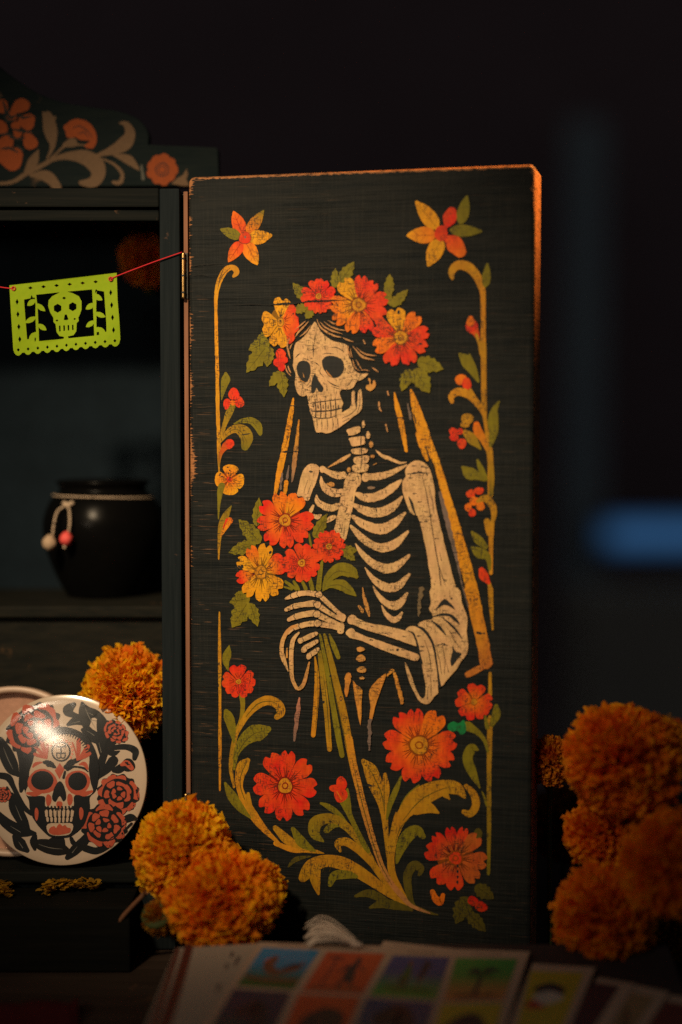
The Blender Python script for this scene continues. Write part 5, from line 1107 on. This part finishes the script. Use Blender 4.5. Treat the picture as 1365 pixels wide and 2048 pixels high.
# ------------------------------------------------------------------ marigolds
m_pet = mat_attr('marigold_petal', .65, transl=.55, spec=.15, var=.15, scale=900)
m_grn = mat_flat('dull_green_stem', (0.05, 0.065, 0.02), .7, .3, 300, .2)
def marigold(name, loc, r, hue, seed, npet, label, stem=None, dens=1.0, squash=.92, group='orange marigold heads'):
    rnd = random.Random(seed); V, F, Cc = [], [], []
    axis = Vector((rnd.uniform(-.4, .4), rnd.uniform(-.7, -.1), .8)).normalized(); q = Vector((0, 0, 1)).rotation_difference(axis)
    lumps = [(Vector((rnd.gauss(0, 1), rnd.gauss(0, 1), rnd.gauss(0, 1))).normalized(), rnd.uniform(.02, .10)) for _ in range(9)]
    for i in range(npet):
        z = 1 - 2 * (i + .5) / npet * .93; ph = i * 2.399963 + rnd.uniform(-.2, .2)
        s_ = math.sqrt(max(0, 1 - z * z)); d = q @ Vector((s_ * math.cos(ph), s_ * math.sin(ph), z * squash)); d.normalize()
        k = 1 + sum(h * max(0, d.dot(l)) ** 4 for l, h in lumps) - .06
        L_ = r * k * (rnd.uniform(.84, 1.05) + (.09 if rnd.random() < .12 else 0))
        t = d.cross(Vector((rnd.uniform(-1, 1), rnd.uniform(-1, 1), rnd.uniform(-1, 1)))).normalized(); u = d.cross(t)
        lean = t * rnd.uniform(-.6, .6) + u * rnd.uniform(-.6, .6)
        wd = r * rnd.uniform(.11, .26); b0 = len(V)
        tone = min(1, max(0, .5 + 1.1 * noise.noise(d * 2.2 + Vector((seed, 0, 0))) + rnd.uniform(-.28, .28))); red = .5 + .9 * noise.noise(d * 3.1 + Vector((0, seed, 5))) + rnd.uniform(-.2, .2)
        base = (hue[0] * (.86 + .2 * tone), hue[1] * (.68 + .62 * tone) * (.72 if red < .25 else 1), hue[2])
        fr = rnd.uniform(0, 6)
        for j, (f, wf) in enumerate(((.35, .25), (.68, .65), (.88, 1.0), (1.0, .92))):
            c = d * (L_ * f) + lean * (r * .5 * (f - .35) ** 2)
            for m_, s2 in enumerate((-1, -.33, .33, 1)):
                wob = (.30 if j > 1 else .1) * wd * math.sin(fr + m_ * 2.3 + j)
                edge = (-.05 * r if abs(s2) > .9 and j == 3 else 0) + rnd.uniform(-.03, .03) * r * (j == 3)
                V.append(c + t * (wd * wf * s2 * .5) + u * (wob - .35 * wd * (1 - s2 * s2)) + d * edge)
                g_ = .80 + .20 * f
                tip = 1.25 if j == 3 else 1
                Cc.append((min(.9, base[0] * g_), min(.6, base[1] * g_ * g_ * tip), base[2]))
        for j in range(3):
            for m_ in range(3):
                a0 = b0 + j * 4 + m_; F.append((a0, a0 + 1, a0 + 5, a0 + 4))
    root = empty(name, loc)
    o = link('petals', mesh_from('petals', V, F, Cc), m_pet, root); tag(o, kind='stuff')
    core = bmesh.new(); bmesh.ops.create_icosphere(core, subdivisions=2, radius=r * .62)
    me = bpy.data.meshes.new('heart'); core.to_mesh(me); core.free()
    cc = me.color_attributes.new('Col', 'FLOAT_COLOR', 'POINT')
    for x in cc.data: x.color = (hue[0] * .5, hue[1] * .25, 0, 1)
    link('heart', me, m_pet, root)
    cal = lathe('calyx', [(0, -.006), (.003, -.006), (.006, 0), (.009, .012), (.010, .016), (0, .015)], 12)
    c_ = link('calyx', cal, m_grn, root, -axis * r * .95); c_.rotation_mode = 'QUATERNION'; c_.rotation_quaternion = q
    if stem:
        V2, F2 = tube('t', [-axis * r * .9, Vector(stem) * .5 - axis * r * .8, Vector(stem)], .0016, 8, 6)
        link('stem', mesh_from('stem', V2, F2, smooth=True), m_grn, root)
    tag(root, label, 'marigold', group)
def ball(px_, py_, rpx, Y, hue, seed, label, n=900, **kw):
    n = int(n * 1.5)
    p = at_y(px_, py_, Y); d = (p - CAMP).dot(Vector((0, math.cos(PITCH), -math.sin(PITCH)))); r = rpx * d / FPX
    marigold('marigold', p, r, hue, seed, n, label, **kw); return p, r
ORM = (0.97, 0.34, 0.008); ORM2 = (0.92, 0.255, 0.010); ORY = (0.98, 0.42, 0.012)
ball(250, 1392, 92, .030, ORY, 1, 'bright orange marigold head inside the cabinet, behind the skull tin lid', stem=(.004, .004, -.105))
ball(372, 1714, 100, -.048, ORY, 2, 'orange marigold head at the foot of the cabinet, upper one left of the door')
ball(448, 1804, 110, -.068, ORM, 3, 'orange marigold head lying lower, in front of the door bottom by the cards', n=1000)
ball(512, 1782, 62, -.052, ORY, 13, 'small ruffled marigold pressed behind the lower orange head by the door', n=420)
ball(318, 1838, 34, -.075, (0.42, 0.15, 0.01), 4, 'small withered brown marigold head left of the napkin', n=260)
ball(1246, 1520, 116, -.075, ORM2, 5, 'large dim orange marigold head on top of the heap right of the door')
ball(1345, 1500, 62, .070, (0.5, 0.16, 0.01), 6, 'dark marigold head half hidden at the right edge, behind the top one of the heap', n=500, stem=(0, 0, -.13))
ball(1208, 1668, 80, -.060, ORM2, 7, 'orange marigold head in the middle of the heap, below its top one', n=600)
ball(1208, 1832, 102, -.095, ORM2, 8, 'orange marigold head at the bottom of the right heap, touching the cards')
ball(1345, 1730, 104, -.120, ORM2, 9, 'orange marigold head at the right edge of the photo, above the fanned cards')
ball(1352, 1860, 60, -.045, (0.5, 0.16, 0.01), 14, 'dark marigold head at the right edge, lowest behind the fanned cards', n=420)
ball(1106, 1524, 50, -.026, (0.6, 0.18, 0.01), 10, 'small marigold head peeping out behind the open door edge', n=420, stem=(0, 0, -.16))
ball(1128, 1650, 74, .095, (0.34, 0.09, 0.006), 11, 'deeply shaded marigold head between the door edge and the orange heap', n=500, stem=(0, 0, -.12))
ball(296, 520, 58, .155, (0.9, 0.26, 0.01), 12, 'blurred marigold hanging inside the cabinet top, behind the red thread', n=500, stem=(0, .028, .045))
# loose petals on the cabinet step
rnd = random.Random(5)
def petal_heap(name, pxs, label):
    V, F, Cc = [], [], []
    o0 = None
    for (px_, py_) in pxs:
        q = hit(px_, py_, (0, 0, .0455), Vector((0, 0, 1)))
        if o0 is None: o0 = q.copy()
        for _ in range(16):
            c = q + Vector((rnd.gauss(0, .0013), rnd.gauss(0, .0022), rnd.uniform(-.0005, .0050))) - o0
            a_ = rnd.uniform(0, 6.28); d = Vector((math.cos(a_), math.sin(a_), rnd.uniform(-.1, .6))) * rnd.uniform(.002, .0042); u = Vector((-d.y, d.x, rnd.uniform(-.001, .001))) * .5
            b0 = len(V); V += [c - u * .4, c + u * .4, c + d + u, c + d * 1.2, c + d - u]; F.append((b0, b0 + 1, b0 + 2, b0 + 3, b0 + 4))
            k = rnd.uniform(.5, 1); Cc += [(.62 * k, .34 * k, .02)] * 5
    o = link(name, mesh_from(name, V, F, Cc), m_pet, None, o0); tag(o, label, 'petals', None, 'stuff')
petal_heap('petal_row', [(92 + i * 6.3, 1784 - 10 * min(1, i / 4) + 3 * math.sin(i * 1.3)) for i in range(17)], 'yellow orange marigold petals in a short row on the cabinet step, below the tin lid')
petal_heap('petal_clump', [(x, y) for x in (-14, -4, 5, 14) for y in (1764, 1774, 1788)], 'clump of yellow marigold petals on the cabinet step at the left edge')

# ------------------------------------------------------------------ cards, paper, napkin, tassel at the front (lying on a slope)
TS = math.atan(.2126); SN = Vector((0, -math.sin(TS), math.cos(TS))); SP = Vector((0, -.09, .035))
SU = Vector((1, 0, 0)); SV = Vector((0, math.cos(TS), math.sin(TS)))
def slope(px_, py_, h=0.0):
    q = hit(px_, py_, SP + SN * h, SN); return q
m_prop = mat_flat('dark_card_box', (.03, .02, .02), .7, .3, 80, .2)
prop = empty('card_box', (0, -.145, .0))
vs = [(-.05, .045, .0005), (.20, .045, .0005), (.20, -.06, .0005), (-.05, -.06, .0005), (-.05, .045, .0318), (.20, .045, .0318), (.20, -.06, .0095), (-.05, -.06, .0095)]
link('box_body', mesh_from('box_body', vs, [(3, 2, 1, 0), (4, 7, 6, 5), (0, 1, 5, 4), (1, 2, 6, 5), (2, 3, 7, 6), (3, 0, 4, 7)]), m_prop, prop)
link('box_lid', mesh_from('box_lid', [(x * 1.0, y * 1.0, z + (.0002 if z > .005 else .008)) for x, y, z in vs], [(3, 2, 1, 0), (4, 7, 6, 5), (0, 1, 5, 4), (1, 2, 6, 5), (2, 3, 7, 6), (3, 0, 4, 7)]), m_prop, prop)
tag(prop, 'dark wedge shaped box under the picture card sheets', 'box')
m_ink = mat_attr('printed_card', .5, coat=.1, spec=.35, var=.10, scale=300)
m_card = mat_flat('cream_card', (0.33, 0.235, 0.175), .55, .08, 200, .3, .00005)
def sheet_thing(name, quad, h, label, cat, group=None, mat=None, th=.0006):
    q = [slope(x, y, h) for x, y in quad]; o0 = q[0].copy()
    vs = [p - o0 for p in q] + [p - o0 - SN * th for p in q]
    n = len(quad); fs = [tuple(reversed(range(n))), tuple(range(n, 2 * n))] + [(k, (k + 1) % n, n + (k + 1) % n, n + k) for k in range(n)]
    root = empty(name, o0); link('card_board', mesh_from('card_board', vs, fs), mat or m_card, root)
    tag(root, label, cat, group)
    a = Art(lambda x, y, hh: slope(x, y, h + hh) - o0, root, m_ink, step=1.5e-6, start=8e-5); a.jit = .3; a.grid = 14
    return root, a
CH = .0032
# second sheet peeping out behind, and white striped napkin at the left
root, a = sheet_thing('picture_sheet', [(768, 1882), (905, 1897), (1000, 1910), (980, 2000), (700, 2000)], CH - .0012, 'pale picture card sheet lying under the large one, only its top edge showing', 'card sheet', 'sheets of picture cards')
a.begin('printed_heading'); 
for i in range(16): a.rib([(790 + i * 9, 1890 + i * .9), (793 + i * 9, 1894 + i)], [2.0, 2.0], (.06, .05, .05), cap=False, sub=2)
a.end()
LB = lin((74, 126, 168)); BL2 = (.03, .16, .31); GR2 = (.025, .085, .02); RD2 = (.37, .065, .025); DK2 = (.020, .020, .028); BR2 = (.12, .05, .03); YL2 = (.32, .25, .025); OR2 = (.34, .15, .05); VI2 = (.045, .055, .16); GG = (.05, .19, .04)
root, a = sheet_thing('picture_sheet', [(518, 1884), (1060, 1903), (1046, 1945), (996, 2100), (372, 2100)], CH, 'large sheet of small framed picture cards in front of the door, blue orange and yellow', 'card sheet', 'sheets of picture cards')
def cell(name, q, top, bot, figs, head=None):
    """q: tl, tr, br, bl in photo pixels"""
    a.begin(name)
    def P(u, v):
        t = Vector(q[0]).lerp(Vector(q[1]), u); b2 = Vector(q[3]).lerp(Vector(q[2]), u); return t.lerp(b2, v)
    n = 6
    for i in range(n):
        f = i / n; c = tuple(top[k] + (bot[k] - top[k]) * max(0, min(1, (f - .3) * 2.2)) for k in range(3))
        a.fill([P(0, f), P(.5, f), P(1, f), P(1, f + 1 / n + .01), P(.5, f + 1 / n + .01), P(0, f + 1 / n + .01)], lambda v: c)
    for pts_, w_, c in figs:
        pp_ = [P(*p) for p in pts_]
        if w_ is None: a.fill(spline(pp_, 4, True), lambda v: c)
        else: a.rib([tuple(p) for p in pp_], w_, c)
    if head:
        for i in range(head):
            u = .25 + .5 * i / head; p = P(u, -.13 if head < 99 else -.1); p2 = P(u + .01, -.07); a.rib([tuple(p), tuple(p2)], [2.2, 2.2], (.05, .04, .04), cap=False, sub=2)
def L4(yl, yr, xs_l, xs_r): pass
cell('printed_card', [(527, 1895), (640, 1901), (588, 1978), (474, 1970)], BL2, GR2, [([(.22, .28), (.34, .18), (.40, .30), (.38, .48), (.50, .55), (.72, .46), (.88, .30), (.86, .50), (.70, .62), (.45, .68), (.28, .58), (.20, .42)], None, BR2), ([(.25, .30), (.18, .34)], [5, 2], RD2), ([(.60, .50), (.78, .40), (.90, .42)], [5, 7, 3], DK2), ([(.42, .66), (.40, .80)], [3, 2], BR2), ([(.55, .66), (.56, .80)], [3, 2], BR2), ([(.05, .75), (.4, .82), (.95, .78)], [7, 8, 7], BR2), ([(.3, .35), (.5, .6)], [4, 7], BR2)], 8)
cell('printed_card', [(655, 1903), (771, 1908), (726, 1987), (604, 1981)], RD2, RD2, [([(.62, .16), (.63, .24)], [9, 9], DK2), ([(.62, .26), (.60, .45), (.62, .62)], [9, 18, 22], DK2), ([(.56, .62), (.52, .86)], [7, 5], DK2), ([(.68, .62), (.72, .86)], [7, 5], DK2), ([(.50, .34), (.40, .50)], [4, 3], DK2), ([(.72, .34), (.82, .46)], [4, 3], DK2), ([(.24, .12), (.26, .45), (.24, .84)], [2.5, 3.5, 2.5], DK2), ([(.14, .18), (.25, .12), (.36, .20)], [3, 3, 3], DK2), ([(.1, .90), (.9, .90)], [5, 5], BR2)], 7)
cell('printed_card', [(787, 1911), (900, 1915), (872, 1998), (740, 1989)], VI2, GG, [([(.38, .16), (.39, .24)], [8, 8], BR2), ([(.38, .26), (.40, .42), (.38, .60)], [7, 14, 16], GR2), ([(.35, .60), (.34, .86)], [6, 5], DK2), ([(.43, .60), (.45, .86)], [6, 5], DK2), ([(.64, .10), (.66, .30), (.62, .52)], [6, 12, 8], DK2), ([(.60, .24), (.74, .20)], [4, 6], DK2), ([(.66, .5), (.64, .85)], [3, 3], BR2), ([(.15, .78), (.85, .82)], [6, 8], GR2)], 6)
cell('printed_card', [(913, 1916), (1036, 1918), (1008, 1999), (888, 2001)], GG, OR2, [([(.50, .42), (.49, .66), (.46, .88)], [9, 8, 10], DK2), ([(.50, .40), (.38, .28), (.26, .34)], [8, 9, 3], DK2), ([(.50, .40), (.62, .26), (.78, .32)], [8, 9, 3], DK2), ([(.50, .42), (.36, .40), (.30, .50)], [6, 7, 2], GR2), ([(.50, .42), (.64, .40), (.72, .50)], [6, 7, 2], GR2), ([(.50, .40), (.52, .24)], [7, 6], GR2), ([(.2, .90), (.8, .90)], [8, 6], BR2)], 7)
cell('printed_card', [(468, 1977), (582, 1985), (530, 2100), (400, 2095)], (.03, .03, .06), (.025, .05, .03), [([(.3, .4), (.6, .3), (.7, .8)], [20, 34, 30], DK2)])
cell('printed_card', [(598, 1988), (722, 1994), (676, 2100), (548, 2100)], RD2, RD2, [([(.2, .5), (.35, .3), (.6, .22), (.85, .34), (.9, .6), (.7, .85), (.35, .9)], None, DK2)])
cell('printed_card', [(734, 1996), (868, 2005), (840, 2100), (692, 2100)], (.03, .05, .12), (.03, .10, .05), [([(.3, .4), (.6, .3), (.7, .8)], [30, 44, 40], DK2)])
cell('printed_card', [(884, 2008), (1006, 2006), (982, 2100), (858, 2100)], YL2, YL2, [([(.05, .8), (.2, .4), (.5, .2), (.75, .35), (.95, .9)], None, DK2)])
a.end()
root, a = sheet_thing('picture_card', [(1066, 1927), (1192, 1935), (1120, 2100), (1000, 2100)], CH - .0010, 'yellow picture card with a white and red figure, just right of the large sheet', 'card', 'fanned picture cards')
cell('printed_card', [(1062, 1942), (1168, 1946), (1106, 2100), (1022, 2100)], YL2, YL2, [([(.15, .22), (.4, .14), (.75, .20), (.7, .30), (.3, .28)], None, DK2), ([(.2, .30), (.5, .24), (.8, .32), (.6, .40), (.25, .42)], None, (.36, .32, .28)), ([(.05, .42), (.2, .36), (.35, .40), (.5, .46), (.2, .48)], None, (.30, .05, .03))]); a.end()
root, a = sheet_thing('picture_card', [(1196, 1955), (1272, 1968), (1190, 2100), (1100, 2100)], CH - .0016, 'picture card with a dark plum front, second of the fanned cards on the right', 'card', 'fanned picture cards')
cell('printed_card', [(1186, 1964), (1240, 1972), (1160, 2100), (1098, 2100)], (.05, .025, .03), (.05, .025, .03), []); a.end()
root, a = sheet_thing('picture_card', [(1268, 1969), (1340, 1984), (1262, 2100), (1176, 2100)], CH - .0022, 'cream and brown picture card, third of the fanned cards on the right', 'card', 'fanned picture cards')
cell('printed_card', [(1262, 1984), (1310, 1994), (1240, 2100), (1190, 2100)], (.22, .15, .08), (.16, .11, .07), [([(.3, .3), (.6, .6)], [10, 16], (.10, .06, .04))]); a.end()
root, a = sheet_thing('picture_card', [(1342, 1990), (1440, 2006), (1400, 2100), (1250, 2100)], CH - .0028, 'dark red backed picture card at the lower right corner, last of the fan', 'card', 'fanned picture cards')
cell('printed_card', [(1332, 2002), (1420, 2018), (1390, 2100), (1262, 2100)], (.10, .03, .025), (.08, .03, .02), []); a.end()
# napkin with dark stripes
m_nap = mat_flat('off_white_cloth', (0.27, 0.215, 0.17), .9, .15, 900, .1, .0003)
root, a = sheet_thing('napkin', [(352, 1896), (540, 1886), (470, 1990), (430, 2110), (268, 2110)], CH - .0020, 'off white cloth napkin with dark red stripes under the lower marigold and the sheet', 'napkin', mat=m_nap, th=.0012)
STR = (.07, .018, .015)
a.begin('woven_stripe'); a.rib([(378, 1896), (350, 1990), (308, 2110)], [17, 22, 28], STR); a.begin('woven_stripe'); a.rib([(356, 1900), (326, 1990), (284, 2110)], [9, 13, 16], STR)
a.begin('printed_mark'); 
for q in ((478, 1915, 470, 1930), (466, 1906, 462, 1914), (440, 1970, 434, 1982), (455, 1930, 452, 1936)): a.rib([(q[0], q[1]), (q[2], q[3])], [6, 4], DK2)
a.end()
# folded dark red cloth, lower left corner
m_cl = mat_flat('dark_red_cloth', (0.05, 0.006, 0.008), .9, .25, 500, .1, .0003)
V, F = [], []
for j in range(16):
    for i in range(30):
        q = hit(-80 + i * 8.2, 2010 + j * 7 - 8 * (i > 27), (0, 0, .004), Vector((0, 0, 1)))
        V.append(q + Vector((0, 0, .0035 * math.sin(j * .8) + .002 * noise.noise(Vector((i * .3, j * .4, 0))))))
for j in range(15):
    for i in range(29): F.append((j * 30 + i, j * 30 + i + 1, (j + 1) * 30 + i + 1, (j + 1) * 30 + i))
o0 = V[0].copy(); cloth = link('cloth', mesh_from('cloth', [v - o0 for v in V], F, smooth=True), m_cl, None, o0); cloth.modifiers.new('thickness', 'SOLIDIFY').thickness = .001
tag(cloth, 'dark red folded cloth on the table in the lower left corner', 'cloth')
# white tassel on the sheet
m_tas = mat_flat('white_cotton', (0.52, 0.42, 0.34), .9, .15, 900, .1)
tas = empty('tassel', slope(705, 1886, .004)); rr = random.Random(3)
parts_ = []
for k in range(30):
    u = rr.uniform(-1, 1); s_ = rr.uniform(-1, 1)
    pts_ = [slope(708 + 6 * s_, 1884 + 4 * u, .0065 + .0015 * s_), slope(688 + 3 * s_, 1872 + 13 * u, .0085 + .002 * s_), slope(660 + 5 * s_, 1860 + 22 * u, .0105 + .003 * s_), slope(634 + 6 * s_, 1858 + 26 * u, .009 + .002 * s_), slope(617 + 9 * s_, 1868 + 26 * u, .005)]
    parts_.append(tube('t', [p - tas.location for p in pts_], .00042, 5, 5))
V, F = merge(parts_); o = link('threads', mesh_from('threads', V, F, smooth=True), m_tas, tas); tag(o, kind='stuff')
V, F = tube('t', [slope(696, 1880, .0075) - tas.location, slope(710, 1888, .007) - tas.location, slope(722, 1890, .006) - tas.location], lambda f: .0022 - .0008 * f, 12, 5, .06); link('head', mesh_from('head', V, F, smooth=True), m_tas, tas)
tag(tas, 'white cotton thread tassel lying on the top edge of the picture card sheet', 'tassel')
# dry stalk
m_st = mat_flat('dry_stalk', (0.16, 0.07, 0.035), .8, .3, 300, .2)
a0, a1 = hit(196, 1900, (0, 0, .012), Vector((0, 0, 1))), at_y(292, 1785, -.066)
V, F = tube('t', [Vector((0, 0, 0)), (a1 - a0) * .5 + Vector((0, 0, .002)), a1 - a0], .0016, 8, 6, .05)
stk = link('dry_stalk', mesh_from('dry_stalk', V, F, smooth=True), m_st, None, a0); tag(stk, 'thin dry brown flower stalk slanting below the upper marigold, left of the napkin', 'stalk')
